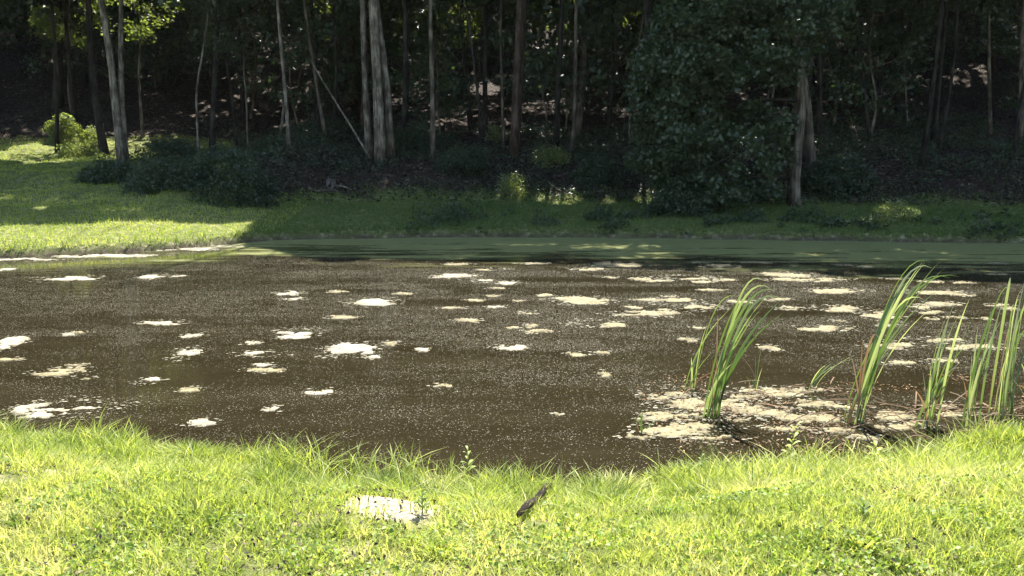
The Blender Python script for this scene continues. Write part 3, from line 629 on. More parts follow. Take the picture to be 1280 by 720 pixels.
far_grass('shore_grass', 'longer grass overhanging the far shoreline', 26000, -22, 19, 17, 26, lambda X, Y: abs(Y-yfar(X)-.12) < .22, .12, .3, .022, 'grass_shade', .55)
X, Y = scatter(120000, -36, 34, 27, 62); k = (abs(X) < Y*.64) & (Y-yfar(X) > lim(X)-1) & (rng.random(len(X)) < np.clip(1.6-(Y-28)/26, .3, 1)) ; X, Y = X[k], Y[k]
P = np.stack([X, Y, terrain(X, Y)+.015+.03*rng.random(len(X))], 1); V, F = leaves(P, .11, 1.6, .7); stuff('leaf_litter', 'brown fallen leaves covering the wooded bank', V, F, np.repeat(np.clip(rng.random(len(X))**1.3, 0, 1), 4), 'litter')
X, Y = scatter(90000, -3, 20, 22.3, 28); sf_ = Y-yfar(X); hh = np.clip(fbm(X*1.1, Y*1.4, 63)-.58, 0, 1)*2.6; k = (sf_ > -.1) & (sf_ < 2.6) & (hh > .02) & ((X > 2) | (rng.random(len(X)) < .6)); X, Y, hh = X[k], Y[k], hh[k]
P = np.stack([X, Y, terrain(X, Y)+.03+(.06+hh)*rng.random(len(X))], 1); V, F = leaves(P, .085, .8, .6); stuff('shore_weeds', 'uneven dark leafy weeds along the far shoreline', V, F, np.repeat(np.clip(rng.random(len(X)), 0, 1), 4), 'leaf')
X, Y = scatter(85000, -14, 22, 27, 42); k = (Y-yfar(X) > lim(X)-.6) & (fbm(X*.6, Y*.6, 61) > .40); X, Y = X[k], Y[k]
P = np.stack([X, Y, terrain(X, Y)+.03+.3*rng.random(len(X))**2*fbm(X*2, Y*2, 62)*2], 1); V, F = leaves(P, .09, 1.0, .7); stuff('ground_ivy', 'low green ground cover creeping over the shaded bank', V, F, np.repeat(np.clip(rng.random(len(X)), 0, 1), 4), 'leaf')

# ------------------------------------------------------------ pond surface
STREAK = []                                                            # open water left clear of specks
for px, py, w_, h_ in [(560, 378, 110, 5), (440, 364, 70, 3), (640, 325, 200, 7), (520, 437, 40, 5), (60, 430, 90, 10), (820, 362, 120, 5), (960, 392, 100, 7), (1190, 398, 110, 6), (700, 350, 90, 4), (1150, 350, 120, 9), (240, 470, 70, 14), (930, 470, 120, 22), (1150, 480, 120, 20)]:
    p = hit(px, py); STREAK.append((p[0], p[1], w_/FPX*p[1], h_*p[1]**2/2662))
n = 1000000; Y = 5.6+18.5*rng.random(n)**.9; X = (rng.random(n)*2-1)*(Y*.64+1.2)
dn = fbm(X*.3+3, Y*1.0, 71, 5); dk = (sstep(.36, .6, dn)*.65+.35)*(.6+.8*sstep(.35, .65, fbm(X*2.2, Y*4.5, 73, 4)))
for sx, sy, rx, ry in STREAK: dk = dk*(1-.9*np.clip(1.3-((X-sx)/rx)**2-((Y-sy)/ry)**2, 0, 1))
k = (Y > ynear(X)) & (Y < yfar(X)-.05) & (rng.random(n) < dk*(.35+.65*sstep(7, 12, Y))*(1-.7*sstep(17, 20, Y)))
X, Y = X[k], Y[k]; n = len(X); s = (.0036+.0055*rng.random(n)**4)*(1+(Y-7)*.045); a = rng.random(n)*6.28
V = np.stack([np.stack([X+np.cos(a+q)*s, Y+np.sin(a+q)*s, np.full(n, .004)+.0005*j], 1) for j, q in enumerate((0, 2.1, 4.2))], 1).reshape(-1, 3)
print('specks', n)
F = np.arange(n*3).reshape(-1, 3); stuff('duckweed', 'tiny pale duckweed specks scattered all over the pond', V, F, np.repeat(rng.random(n)**1.3, 3), 'duckweed')

def mat_mesh(cx, cy, wx_, wy_, cell, seed, thr=.5, zt=.012, one=True):
    """ragged floating raft: grid cells kept where a noise field is high inside an ellipse"""
    nx_ = max(int(wx_/cell), 5); ny_ = max(int(wy_/cell), 4); gx = (np.arange(nx_+1)-nx_/2)*cell; gy = (np.arange(ny_+1)-ny_/2)*cell
    A, B = np.meshgrid(gx, gy); ca = (A[:-1, :-1]+cell/2); cb = (B[:-1, :-1]+cell/2); sc = 3.2/max(min(wx_, wy_), .12)
    u_ = ca/(wx_/2); v_ = cb/(wy_/2); v_ = v_ + .5*np.sin(u_*2.6+seed) * .6
    f = .5 + 1.9*(fbm(ca*sc*.45+seed*7.7, cb*sc*1.3+seed*3.1, seed, 5)*.6 + fbm(ca*sc*2.2+seed, cb*sc*4.5, seed+9, 3)*.4 - .5) - (thr-.5)*2 - .38*((u_**2+v_**2)**1.1)
    keep = f > .33
    if keep.sum() < 6: keep = f > np.sort(f.ravel())[-min(20, f.size-1)]
    if one:                                                       # largest connected piece
        lab = np.where(keep, np.arange(1, keep.size+1).reshape(keep.shape), 0)
        for _ in range(4000):
            q = np.pad(lab, 1); m4 = np.maximum.reduce([q[1:-1, 1:-1], q[:-2, 1:-1], q[2:, 1:-1], q[1:-1, :-2], q[1:-1, 2:]])*keep
            if (m4 == lab).all(): break
            lab = m4
        ids, c_ = np.unique(lab[lab > 0], return_counts=True); keep = lab == ids[np.argmax(c_)]
    bl = keep.astype(float)
    for _ in range(3):
        q = np.pad(bl, 1); bl = (q[1:-1, 1:-1]*2+q[:-2, 1:-1]+q[2:, 1:-1]+q[1:-1, :-2]+q[1:-1, 2:])/6
    q = np.pad(bl, 1, mode='edge'); vt = (q[:-1, :-1]+q[1:, :-1]+q[:-1, 1:]+q[1:, 1:])/4
    inner = np.zeros((ny_+1, nx_+1)); cnt = np.zeros((ny_+1, nx_+1))
    for dy, dx in ((0, 0), (0, 1), (1, 0), (1, 1)): cnt[dy:dy+ny_, dx:dx+nx_] += keep
    rg = np.random.default_rng(seed)
    Z = np.where(cnt == 4, .004+zt*fbm(A*30, B*30, seed+3), -.002)
    A = A+rg.normal(size=A.shape)*cell*.22; B = B+rg.normal(size=B.shape)*cell*.22
    jj, ii_ = np.nonzero(keep); b = jj*(nx_+1)+ii_; F = np.stack([b, b+1, b+nx_+2, b+nx_+1], -1)
    used = np.unique(F); rm = np.full((nx_+1)*(ny_+1), -1); rm[used] = np.arange(len(used)); V = np.stack([A, B, Z], -1).reshape(-1, 3)[used]
    return V, rm[F], vt.reshape(-1)[used]*.75
FRINGE = []
def algae(px, py, w_, h_, label, m='algae_white', group='pale algae mats on the pond', thr=.5, seed=None):
    py = py; d0 = hit(px, py-h_/2+.01)[1]; d1 = hit(px, py+h_/2)[1]; p = hit(px, py)
    wx_ = w_/FPX*p[1]*1.25; wy_ = max(d0-d1, .06)*1.15; seed = seed or int(px*3+py*7)
    V, F, T_ = mat_mesh(0, 0, wx_, wy_, max(min(wx_, wy_)/22, .009), seed, thr); FRINGE.append((p[0], p[1], wx_, wy_))
    o = obj('algae_mat', mesh('algae_mat', V, F, T_, [M[m]], True), None, (p[0], p[1], .0)); tag(o, label, 'algae', group); return o
MATS = [
 (84, 511, 112, 22, 'largest white branching algae mat near the left front grass'),
 (248, 530, 38, 9, 'white algae mat touching the grass tips right of the large branching one'),
 (340, 513, 22, 7, 'small white algae mat nearest the front grass left of centre'),
 (403, 491, 38, 6, 'flat oval white algae mat alone in front of the left middle water'),
 (187, 477, 32, 7, 'small pale algae mat above the large branching one'),
 (76, 466, 54, 12, 'faint brownish ragged algae mat at the far left'),
 (234, 443, 32, 15, 'chunky white algae mat over the greenish reflection'),
 (330, 444, 58, 8, 'long flat white algae mat above two smaller ones'),
 (331, 464, 44, 7, 'brownish white algae mat directly below the long flat one'),
 (329, 457, 22, 4, 'narrow white sliver of algae between two larger mats'),
 (435, 438, 58, 16, 'bright lobed white algae mat left of the pond middle'),
 (466, 448, 16, 5, 'tiny algae crumb at the right end of the bright lobed mat'),
 (370, 417, 46, 12, 'double lobed white algae mat above the long flat one'),
 (314, 430, 22, 5, 'small oval algae mat left of the double lobed one'),
 (8, 430, 36, 18, 'white algae mat cut by the left edge of the view'),
 (203, 404, 48, 6, 'straight edged white algae bar on the left water'),
 (242, 420, 26, 5, 'small algae mat right below the straight white bar'),
 (86, 419, 16, 4, 'tiny algae mat alone in the left dark water'),
 (466, 379, 54, 9, 'pointed white algae mat ahead of a dark water streak'),
 (362, 367, 28, 5, 'upper of two small algae mats left of the pointed one'),
 (368, 375, 24, 4, 'lower of two small algae mats left of the pointed one'),
 (84, 349, 62, 7, 'long white algae streak near the left lawn shore'),
 (185, 347, 32, 6, 'short white algae mat right of the long streak by the lawn'),
 (222, 346, 16, 3, 'tiny algae mat next to the short white one by the lawn'),
 (8, 337, 20, 4, 'algae mat at the left edge just off the lawn shore'),
 (568, 346, 46, 6, 'white algae mat at the middle of the far open water'),
 (604, 352, 24, 4, 'small algae mat just right of the far middle one'),
 (632, 354, 26, 4, 'faint small algae mat right of centre on the far water'),
 (638, 436, 38, 6, 'flat oval algae mat at the very middle of the pond'),
 (528, 438, 20, 5, 'small pale algae mat between the lobed mat and the pond middle'),
 (488, 430, 18, 6, 'brownish algae crumb ahead of a dark water streak'),
 (621, 384, 22, 4, 'narrow algae mat above the pond middle'),
 (673, 415, 38, 5, 'brownish thin algae mat right of the pond middle'),
 (697, 519, 14, 5, 'tiny lone algae crumb in the front middle water'),
 (725, 376, 62, 9, 'wide cream algae mat in the right middle water'),
 (745, 405, 60, 8, 'cream algae mat with a tail below the wide one'),
 (720, 444, 24, 5, 'left one of a pair of small cream mats'),
 (752, 443, 24, 5, 'right one of a pair of small cream mats'),
 (808, 393, 76, 7, 'long cream algae bar left of the leftmost cattails'),
 (845, 378, 50, 9, 'bright cream algae mat above the long cream bar'),
 (875, 385, 46, 7, 'cream algae mat touching the right of the bright one'),
 (803, 349, 26, 4, 'small cream mat in the far right scatter'),
 (735, 337, 34, 3, 'thin cream streak by the far shade'),
 (776, 331, 56, 5, 'cream streak along the shade edge'),
 (858, 347, 60, 5, 'long thin cream streak in the far right scatter'),
 (900, 333, 36, 4, 'thin cream mat on the shade edge right of centre'),
 (986, 344, 56, 6, 'cream mat behind the gap between the cattail clumps'),
 (1010, 350, 80, 5, 'widest thin cream streak behind the cattail gap'),
 (1045, 364, 60, 6, 'cream mat left of the tall cattail leaves'),
 (1048, 386, 44, 7, 'cream mat just left of the tall cattail stems'),
 (990, 386, 36, 5, 'cream mat right of the leftmost cattail tips'),
 (1032, 411, 60, 6, 'cream mat low between the two main cattail clumps'),
 (962, 435, 24, 8, 'small yellowish mat behind the leftmost cattails'),
 (1098, 395, 40, 12, 'cream mat seen through the tall cattail leaves'),
 (1112, 432, 56, 9, 'cream mat right of the tall cattail stems'),
 (1170, 425, 60, 6, 'upper cream bar between the right cattails'),
 (1215, 434, 70, 7, 'long cream bar behind the right edge cattails'),
 (1128, 456, 42, 6, 'pale oval mat low beside the short right cattails'),
 (1180, 452, 32, 5, 'small cream mat inside the short right cattails'),
 (860, 425, 20, 5, 'small cream mat just left of the leftmost cattails'),
 (1170, 366, 60, 5, 'thin cream bar right of the tall cattail tips'),
 (1178, 380, 36, 4, 'small cream sliver under the thin bar at right'),
]
for k_, (px, py, w_, h_, lab) in enumerate(MATS): algae(px, py, w_, h_, lab, 'algae' if px > 640 or 'brownish' in lab else 'algae_white', thr=.5 if px < 700 else .48)
# small scraps between them
sc_ = 0
while sc_ < 66:
    if sc_ < 55: px, py = rng.uniform(560, 1270), 328+85*rng.random()**1.5
    else: px, py = rng.uniform(0, 800), rng.uniform(340, 510)
    s = (py-290)/100
    algae(px, py, rng.uniform(14, 34), 1.2+rng.uniform(1.5, 3.0)*s, 'small thin scrap of pale algae adrift among the larger mats', 'algae', 'small algae scraps', .5, int(rng.integers(1, 9e4))); sc_ += 1
# shoreline scum on the lawn shore
for px, py, w_, h_, lab in [(35, 323, 80, 5, 'pale scum line along the left end of the lawn shore'), (130, 318, 110, 4, 'pale scum line along the middle of the lawn shore'), (235, 310, 100, 4, 'pale scum line near the tip of the lawn shore'), (285, 306, 40, 3, 'pale scum at the tip of the sunny lawn')]:
    algae(px, py+2, w_, h_, lab, 'algae_white', 'scum along the lawn shore')
# rafts round the cattails
RAFTS = [(835, 492, 60, 12, 'cream raft furthest left at the back of the cattail bed'), (868, 505, 90, 13, 'cream algae raft left of the leftmost cattail stems'), (915, 508, 70, 9, 'flat cream raft touching the leftmost cattail stems on the right'),
         (838, 522, 80, 9, 'greyish raft ahead of the leftmost stems on the left side'), (905, 529, 80, 9, 'dull cream raft right at the foot of the leftmost cattails'), (800, 545, 44, 10, 'small raft at the young reed shoot'),
         (850, 540, 90, 12, 'bright broken raft in front of the leftmost cattails'), (893, 552, 60, 8, 'frontmost bright raft near the grass left of the weed'), (970, 491, 110, 9, 'long bright raft behind the ragged ones'),
         (1000, 505, 80, 7, 'thin ragged raft under the bent cattail leaf'), (955, 517, 90, 9, 'ragged tan raft right of the leftmost stems'), (1015, 523, 90, 8, 'tan raft halfway between the two main clumps'),
         (1045, 509, 60, 7, 'small raft beside the dead brown stalks'), (1058, 541, 60, 8, 'cream raft in front of the tall cattail base'), (1084, 549, 34, 6, 'small bright raft near the grass under the tall cattails'),
         (1110, 522, 70, 8, 'cream raft right of the tall cattail base'), (1128, 534, 60, 6, 'thin tan raft before the short bright green clump'), (1180, 507, 60, 7, 'yellowish raft among the right cattails'),
         (985, 536, 50, 5, 'thin sliver of tan scum ahead of the ragged rafts'), (935, 498, 50, 7, 'small cream raft behind the leftmost stems'), (1190, 520, 50, 6, 'tan scum scrap at the foot of the slender clump')]
for px, py, w_, h_, lab in RAFTS: algae(px, py, w_, h_*1.25, lab, 'algae', 'algae rafts round the cattails', .48)

Q = []
for x_, y_, wx_, wy_ in FRINGE:
    k_ = int(np.clip(wx_*wy_*330, 10, 220)); a_ = rng.random(k_)*6.28; r_ = .25+.35*rng.random(k_)
    Q.append(np.stack([x_+np.cos(a_)*r_*wx_*1.1, y_+np.sin(a_)*r_*wy_*1.1, .007+.003*rng.random(k_)], 1))
Q = np.vstack(Q); Q = Q[(Q[:, 1] > ynear(Q[:, 0])+.05) & (Q[:, 1] < yfar(Q[:, 0]))]; n = len(Q); s_ = (.006+.02*rng.random(n)**3)*(1+(Q[:, 1]-7)*.03); a_ = rng.random(n)*6.28
V = np.stack([Q+np.stack([np.cos(a_+b_)*s_*1.3, np.sin(a_+b_)*s_, np.zeros(n)], 1) for b_ in (0, 1.3, 2.6, 4.2)], 1).reshape(-1, 3)
stuff('algae_crumbs', 'crumbs of pale algae breaking off round the floating mats', V, np.arange(n*4).reshape(-1, 4), np.repeat(.3+.7*rng.random(n), 4), 'duckweed')
n = 2600; X = rng.uniform(1.3, 5.2, n); Y = rng.uniform(6.7, 9.2, n); k = (Y > ynear(X)+.05) & (fbm(X*1.5, Y*3, 95) > .47); X, Y = X[k], Y[k]
V, F = leaves(np.stack([X, Y, .014+.006*rng.random(len(X))], 1), .035, 3.0, .3); stuff('reed_litter', 'brown rotting bits strewn between the cattail stems', V, F, np.repeat(rng.random(len(X)), 4), 'reed_dead')

# ------------------------------------------------------------ cattails
def ribbon(P, wd, face, fold=.25):
    K = len(P); T = unit(np.gradient(P, axis=0)); S = unit(np.cross(T, face)); N = np.cross(S, T)
    V = np.stack([P-S*wd[:, None]/2+N*(wd*fold)[:, None], P, P+S*wd[:, None]/2+N*(wd*fold)[:, None]], 1).reshape(-1, 3)
    i = np.arange(K-1)[:, None]*3; F = np.concatenate([i+np.array([[0, 1, 4, 3]]), i+np.array([[1, 2, 5, 4]])]); return V, F
def clump_reeds(name, label, base_px, tips, wd=.022, dead=(), spread=.10, seed=0, group='cattail clumps in the pond edge', m='reed'):
    rg = np.random.default_rng(seed+40); b = hit(*base_px); b[2] = 0; root = empty(name, b.tolist()); tag(root, label, 'cattail', group)
    def one(tp, wd, mt, tb, droop):
        dy = rg.normal()*.2; e = at(tp[0]+rg.normal()*5, tp[1]+abs(rg.normal())*9, b[1]+dy)-b; s = np.array([rg.normal()*spread, rg.normal()*spread*.8, -.06])
        h = e[2]; mid = np.array([s[0]*.6+e[0]*.18, s[1]+dy*.2, h*.62]); 
        if droop: mid = np.array([e[0]*.35, dy*.3, h*1.0+.22])
        P = curve(s, mid, e, 12); t = np.linspace(0, 1, 12); tb = tb+(rg.random()-.4)*.6; wv = wd*(.35+.55*rg.random())*np.clip(1.15-t**3*1.15, .02, 1)*(.75+.5*np.sin(t*3.0))
        an = rg.random()*3.14; V, F = ribbon(P, wv, np.array([math.cos(an)*.9, -1, .2]), .12)
        tt = np.clip(tb+rg.normal()*.18+(t-.5)*.25, 0, 1); obj('leaf', mesh('leaf', V, F, np.repeat(tt, 3), [M[mt]], False), root)
    for tp in tips: one(tp, wd, m, .5, len(tp) > 2 or (tp[1] < 400 and rg.random() < .3))
    for tp in dead: one(tp, wd*.85, 'reed_dead', .5, len(tp) > 2)
    return root
clump_reeds('cattail', 'leftmost full cattail clump leaning right with pale bent tips', (889, 521),
    [(934, 352), (941, 356), (956, 347), (950, 362), (971, 351), (963, 368), (986, 364), (980, 388), (925, 372), (944, 385), (916, 400), (930, 410), (905, 432), (958, 356, 1), (975, 372, 1), (910, 450)], .024,
    [(903, 400, 1), (920, 425), (896, 440)], .05, 1)
clump_reeds('cattail', 'thin few leaved cattail behind the leftmost clump', (862, 488), [(911, 376), (921, 372, 1), (885, 400), (890, 420), (868, 440), (875, 425)], .02, [(850, 470), (905, 455)], .04, 2)
clump_reeds('cattail', 'short yellowish wispy shoots right of the leftmost clump', (946, 487), [(949, 423), (940, 440), (955, 445), (932, 452), (960, 470)], .012, [(925, 440), (938, 462)], .05, 3)
clump_reeds('cattail', 'low cattail shoots with one long leaf bent to the right', (1012, 487), [(1070, 440), (1064, 446), (1035, 448), (1026, 455), (1040, 450)], .018, [(1046, 462)], .04, 4)
clump_reeds('cattail', 'tallest cattail clump fanning up to the right', (1071, 530),
    [(1154, 318), (1160, 325), (1166, 319), (1180, 317), (1174, 330), (1188, 326), (1199, 334), (1191, 345), (1150, 345), (1142, 365), (1130, 380), (1165, 360), (1120, 400), (1152, 370), (1135, 350), (1112, 430), (1178, 350)], .024,
    [(1071, 423), (1066, 440), (1078, 470), (1058, 470), (1096, 420, 1)], .045, 5)
clump_reeds('cattail', 'short bright green cattail clump between the tallest and the right edge', (1157, 534),
    [(1195, 370), (1188, 385), (1212, 368), (1205, 385), (1225, 379), (1203, 447), (1173, 436), (1180, 400), (1168, 450), (1192, 430), (1160, 460), (1185, 460), (1216, 420)], .02, [(1140, 470), (1200, 450)], .06, 6)
clump_reeds('cattail', 'slender cattail clump with leaves arching toward the right edge', (1208, 537),
    [(1261, 347), (1255, 360), (1247, 390), (1225, 400), (1240, 372), (1270, 352, 1), (1215, 430), (1232, 440), (1250, 420)], .022, [(1228, 440), (1198, 470)], .05, 7)
clump_reeds('cattail', 'dense tall cattail clump cut by the right edge of the view', (1247, 522),
    [(1280, 336), (1268, 350), (1275, 372), (1258, 420), (1282, 410, 1), (1284, 345), (1292, 350), (1272, 360), (1300, 370, 1), (1265, 400), (1288, 400), (1276, 430), (1262, 440), (1295, 390, 1), (1268, 380), (1254, 430)], .026, [(1270, 412, 1), (1240, 440), (1262, 470)], .07, 8)
clump_reeds('cattail', 'cattail clump beyond the right edge with drooping leaves entering the view', (1290, 520),
    [(1310, 340), (1284, 370), (1272, 420, 1), (1320, 380), (1278, 450), (1300, 430), (1268, 470)], .026, [(1262, 480, 1)], .07, 9)
clump_reeds('reed_shoot', 'tiny dark reed shoot standing left of the algae rafts', (803, 540), [(797, 514), (810, 511), (803, 505), (790, 522), (814, 524)], .014, [(792, 520)], .03, 10)
# dead stalks
rgd = np.random.default_rng(77)
root = empty('dead_reeds', hit(1180, 535).tolist()); tag(root, 'tangle of broken orange brown reed stalks at the foot of the right cattails', 'dead reeds')
b0 = np.array(root.location)
for i in range(46):
    p = hit(rgd.uniform(1090, 1260), rgd.uniform(508, 552)); a = rgd.normal()*.7+(3.14 if rgd.random() < .5 else 0); l = rgd.uniform(.12, .5)
    p[2] = max(p[2], .01)+.01; e = p+np.array([math.cos(a)*l, math.sin(a)*l*.6, rgd.uniform(0, .22)*l*2.0]); P = curve(p, (p+e)/2+[0, 0, rgd.uniform(0, .06)], e, 5)-b0
    V, F = ribbon(P, np.full(5, rgd.uniform(.008, .018)), np.array([0, -.6, .8]), .3); obj('stalk', mesh('stalk', V, F, np.full(15, rgd.uniform(.2, .9)), [M['reed_dead']]), root)
root = empty('dead_reeds', hit(900, 530).tolist()); tag(root, 'thin broken pale reed stems floating round the leftmost cattails', 'dead reeds'); b0 = np.array(root.location)
for i in range(34):
    p = hit(rgd.uniform(840, 1090), rgd.uniform(478, 545)); a = rgd.normal()*.6; l = rgd.uniform(.1, .4)
    p[2] = .018; e = p+np.array([math.cos(a)*l, math.sin(a)*l*.7, rgd.uniform(0, .12)]); P = curve(p, (p+e)/2+[0, 0, .02], e, 5)-b0
    V, F = ribbon(P, np.full(5, rgd.uniform(.005, .012)), np.array([0, -.6, .8]), .3); obj('stalk', mesh('stalk', V, F, np.full(15, rgd.uniform(.2, .9)), [M['reed_dead']]), root)

# ------------------------------------------------------------ foreground bank
# short turf
def near_blades(n, y0, cond, hf, wf, lean, seg, tb, name, label, m='grass_near', az0=None):
    X = (rng.random(n)*2-1); Y = y0+(8.2-y0)*rng.random(n); X = X*(Y*.66+2.2); k = cond(X, Y); X, Y = X[k], Y[k]; n = len(X)
    c1 = fbm(X*2.2, Y*2.2, 81); c2 = fbm(X*7, Y*7, 82); c3 = fbm(X*.9, Y*.9, 83)
    h = hf(X, Y, c1, c2)*(.6+.8*rng.random(n)); az = rng.random(n)*6.28 if az0 is None else az0+rng.normal(size=n)*1.1
    V, Fs, nv = blades(X, Y, terrain(X, Y)-.008, h, wf*(.6+.8*rng.random(n)), lean*(.3+1.2*rng.random(n)), az, seg, 1.0)
    tt = np.clip(tb+(c3-.5)*.7+(c2-.5)*.5+rng.normal(size=n)*.17, 0, 1); return stuff(name, label, V, Fs, np.repeat(tt, nv), m)
SNF = lambda X, Y: ynear(X)-Y
hole = lambda X, Y: (fbm(X*9, Y*9, 84) > .33)
near_blades(250000, 2.2, lambda X, Y: (SNF(X, Y) > .25) & hole(X, Y) & (rng.random(len(X)) > pale_mask(X, Y)*1.35),
            lambda X, Y, a, b: .02+.085*a*a*2+.03*b, .006, .7, 2, .5, 'turf', 'short bright sunlit turf filling the front of the view')
near_blades(120000, 3.2, lambda X, Y: (SNF(X, Y) > -.05) & (SNF(X, Y) < 2.1) & (rng.random(len(X)) < .25+.75*sstep(2.1, .6, SNF(X, Y))*sstep(.36, .55, fbm(X*1.7, Y*1.7, 86))) & (rng.random(len(X)) > pale_mask(X, Y)*2.5),
            lambda X, Y, a, b: .06+.22*a*a*1.6*sstep(2.2, .5, SNF(X, Y)), .0075, .65, 3, .45, 'bank_grass', 'longer pale green grass tufts along the near bank')
near_blades(16000, 4.6, lambda X, Y: (SNF(X, Y) > -.12) & (SNF(X, Y) < .45) & (fbm(X*2.3, Y*.5, 87) > .4) & (rng.random(len(X)) > pale_mask(X, Y)*2.5),
            lambda X, Y, a, b: .12+.2*a, .0085, .8, 5, .4, 'bank_grass', 'long arching grass blades hanging over the near water edge', az0=1.2)
near_blades(3500, 3.0, lambda X, Y: (SNF(X, Y) > 0) & (SNF(X, Y) < 1.8) & (fbm(X*2.9, Y*2.9, 88) > .5), lambda X, Y, a, b: .1+.18*a, .004, 1.0, 3, .95, 'dry_grass', 'dry straw coloured stems mixed through the bank grass')
n = 55000; X = rng.random(n)*2-1; Y = 2.4+4.2*rng.random(n); X = X*(Y*.66+.8); k = (SNF(X, Y) > .3) & (fbm(X*2.6, Y*2.6, 89) > .46) & (rng.random(n) > pale_mask(X, Y)*3); X, Y = X[k], Y[k]
P = np.stack([X, Y, terrain(X, Y)+.012+.045*rng.random(len(X))], 1); V, F = leaves(P, .019, 1.0, .8)
stuff('clover', 'small rounded clover and weed leaves among the turf', V, F, np.repeat(np.clip(rng.random(len(X))*.8+.1, 0, 1), 4), 'leaf_weed')
n = 9000; X = rng.random(n)*2-1; Y = 2.4+4.2*rng.random(n); X = X*(Y*.66+.8); k = (SNF(X, Y) > .2) & (fbm(X*2.2, Y*2.2, 90) > .55); X, Y = X[k], Y[k]
P = np.stack([X, Y, terrain(X, Y)+.02+.03*rng.random(len(X))], 1); V, F = leaves(P, .022, 1.1, .5)
stuff('dead_leaves', 'brown dead leaf bits lying in the front turf', V, F, np.repeat(rng.random(len(X)), 4), 'litter')

for cx_, cy_, r_, h_, lab in [(4.0, 6.45, .75, .2, 'tall lush grass mound at the right end of the near bank'), (3.1, 6.0, .5, .13, 'grass mound on the bank under the slender cattails'), (1.25, 5.75, .45, .14, 'grass mound on the bank under the leftmost cattails'), (-2.4, 6.1, .55, .17, 'long grass mound by the white algae mats at left'), (-3.6, 6.4, .6, .15, 'long grass mound at the left end of the bank'), (2.1, 5.8, .4, .15, 'grass mound on the bank under the tall cattails')]:
    k_ = int(4800*r_); a_ = rng.random(k_)*6.28; q_ = np.abs(rng.normal(size=k_))*.5*r_; X = cx_+np.cos(a_)*q_*1.5; Y = cy_+np.sin(a_)*q_*.7
    V, Fs, nv = blades(X, Y, np.maximum(terrain(X, Y), 0)-.01, h_*np.clip(1.15-q_/r_*.5, .4, 1.2)*(.5+.7*rng.random(k_)), .0085*(.6+.7*rng.random(k_)), .3+.7*rng.random(k_), a_+rng.normal(size=k_)*.8, 4, 1.0)
    stuff('tall_grass', lab, V, Fs, np.repeat(np.clip(.35+rng.normal(size=k_)*.2, 0, 1), nv), 'grass_near')
tx = []; rt = np.random.default_rng(99)
for i in range(330):
    y_ = rt.uniform(2.6, 6.7); x_ = rt.uniform(-1, 1)*(y_*.64+.6); sn_ = float(ynear(x_))-y_
    if sn_ < -.02 or pale_mask(np.array([x_]), np.array([y_]))[0] > .05 or fbm(x_*1.2, y_*1.2, 97) < .42: continue
    big = sn_ < 1.3; r_ = rt.uniform(.04, .13)*(1.3 if big else .8); h_ = rt.uniform(.08, .2) if big else rt.uniform(.03, .075); k_ = int(260*(r_/.1)**1.3)
    a_ = rt.random(k_)*6.28; q_ = rt.random(k_)**.6*r_; X = x_+np.cos(a_)*q_; Y = y_+np.sin(a_)*q_
    V, Fs, nv = blades(X, Y, np.maximum(terrain(X, Y), 0)-.01, h_*(.5+.7*rt.random(k_)), .009*(.5+.7*rt.random(k_)), .3+.9*q_/r_*rt.random(k_)+.1, a_+rt.normal(size=k_)*.5, 3, 1.0, rt)
    tx.append((V, Fs, np.repeat(np.clip(rt.choice([.0, .2, .35, .5, .75])+rt.normal(size=k_)*.13, 0, 1), nv)))
V, Fs = join([(a, b) for a, b, c in tx]); stuff('grass_tufts', 'scattered denser grass tufts of several greens on the near bank', V, Fs, np.concatenate([c for a, b, c in tx]), 'grass_near')
# log
def log():
    p = hit(648, 662); q = hit(690, 622); n_ = 10; t = np.linspace(0, 1, n_)[:, None]; P = p*(1-t)+q*t; P[:, 2] = terrain(P[:, 0], P[:, 1])+.055+.02*t[:, 0]
    P[:, 0] += .004*np.sin(np.linspace(0, 5, n_)); P = P[:1]*(1-t)+P[-1:]*t; P[:, 2] += .012+.01*np.sin(np.linspace(0, 9, n_)); P[:, 0] += .006*np.sin(np.linspace(0, 7, n_)); base = P[0].copy(); root = empty('stick', base.tolist()); tag(root, 'short dark weathered stick lying in the front grass', 'stick')
    r = np.array([.010, .016, .018, .017, .018, .016, .0165, .015, .015, .009]); V, Fs = tube(P-base, r, 10, .3, True, 9); obj('wood', mesh('wood', V, Fs, None, [M['bark_black']], True), root)
    s = P[4]-base; V, Fs = tube([s, s+[.022, -.005, .01], s+[.03, -.008, .014]], [.009, .007, .005], 6, .2, True, 3); obj('stub', mesh('stub', V, Fs, None, [M['bark_black']], True), root)
log()
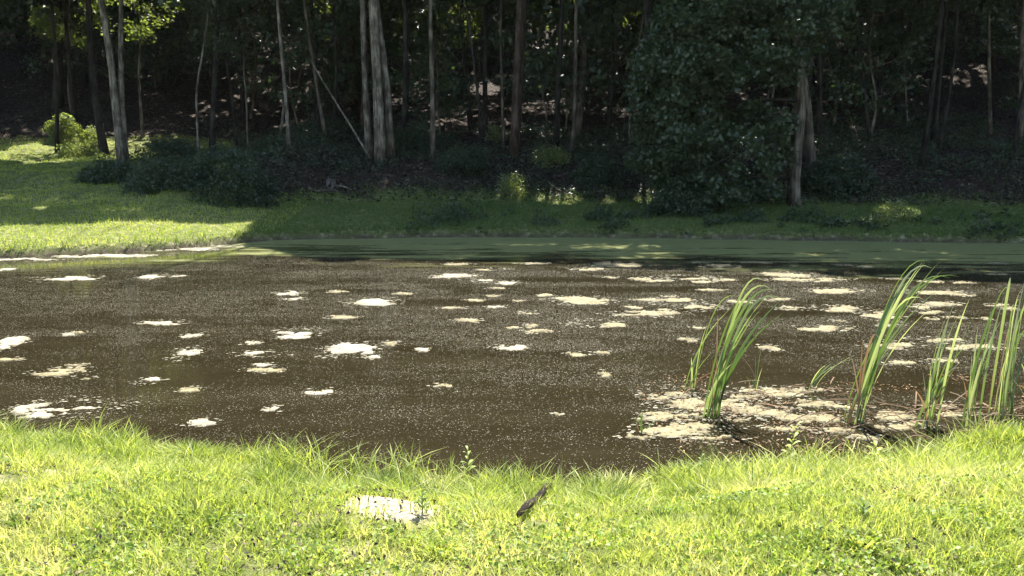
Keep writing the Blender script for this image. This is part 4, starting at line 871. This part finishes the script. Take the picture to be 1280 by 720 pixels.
# leafy weeds
def weed(label, px, py, h, nl, ls, seed, m='leaf_weed', lean=0, tb=.6):
    rg = np.random.default_rng(seed); p = hit(px, py); p[2] = max(gz(p[0], p[1]), 0)-.01; root = empty('leafy_weed', p.tolist()); tag(root, label, 'weed')
    S = curve((0, 0, 0), (lean*.3, 0, h*.5), (lean, 0, h), 8); V, Fs = tube(S, np.linspace(.004, .0015, 8), 5, 0, True); obj('stem', mesh('stem', V, Fs, np.full(len(V), .4), [M[m]], True), root)
    for i in range(nl):
        t = .25+.75*(i+1)/nl; s = np.array([np.interp(t, np.linspace(0, 1, 8), S[:, j]) for j in range(3)]); a = i*2.4+rg.random()
        L_ = ls*(1.2-.5*t)*(.8+.4*rg.random()); d = np.array([math.cos(a), math.sin(a), .55]); e = s+d*L_
        P = curve(s, s+d*L_*.6+[0, 0, L_*.15], e-[0, 0, L_*.15], 6); tt = np.linspace(0, 1, 6); wv = L_*.42*np.sin(np.clip(tt, .06, .97)*3.14)**.8
        V, F = ribbon(P, wv, np.array([0.01, .02, 1.]), .2); obj('leaf', mesh('leaf', V, F, np.full(len(V), np.clip(tb+rg.normal()*.15, 0, 1)), [M[m]]), root)
weed('upright leafy weed standing at the water edge just left of the stick', 585, 603, .25, 12, .06, 1)
weed('tall yellow green weed in front of the leftmost algae raft', 984, 590, .36, 14, .065, 2, lean=.05, tb=.9)
weed('leafy weed with broad pale leaves in the grass below the tall cattails', 1092, 592, .22, 10, .085, 3, tb=.9)
weed('small dark leafed weed poking out of the front grass below the leftmost cattails', 876, 606, .2, 9, .05, 4, tb=.3)
weed('small leafy weed right of the bare silt patch', 528, 648, .1, 10, .045, 5, tb=.2)
weed('low leafy weed in the turf right of the stick', 800, 640, .1, 9, .05, 6, tb=.5)
weed('low dark leafed weed in the right front turf', 1078, 652, .09, 12, .045, 7, tb=.1)
# ------------------------------------------------------------ thin haze added to lift the dark wood like lens glare
hx0, hx1, hy0, hy1, hz0, hz1 = -455, 455, -405, 455, -2.5, 130
V = np.array([[x_, y_, z_] for z_ in (hz0, hz1) for y_ in (hy0, hy1) for x_ in (hx0, hx1)], float)
F = np.array([[0, 2, 3, 1], [4, 5, 7, 6], [0, 1, 5, 4], [2, 6, 7, 3], [0, 4, 6, 2], [1, 3, 7, 5]])
mh, nh, oh = mat('haze'); pv = nh.nodes.new('ShaderNodeVolumePrincipled'); pv.inputs['Density'].default_value = HAZE; pv.inputs['Color'].default_value = (.85, .92, 1, 1); pv.inputs['Anisotropy'].default_value = .2
nh.links.new(pv.outputs[0], oh.inputs['Volume'])
tag(obj('haze', mesh('haze', V, F, None, [mh])), 'thin pale haze added to veil the dark wood like lens glare', kind='stuff')
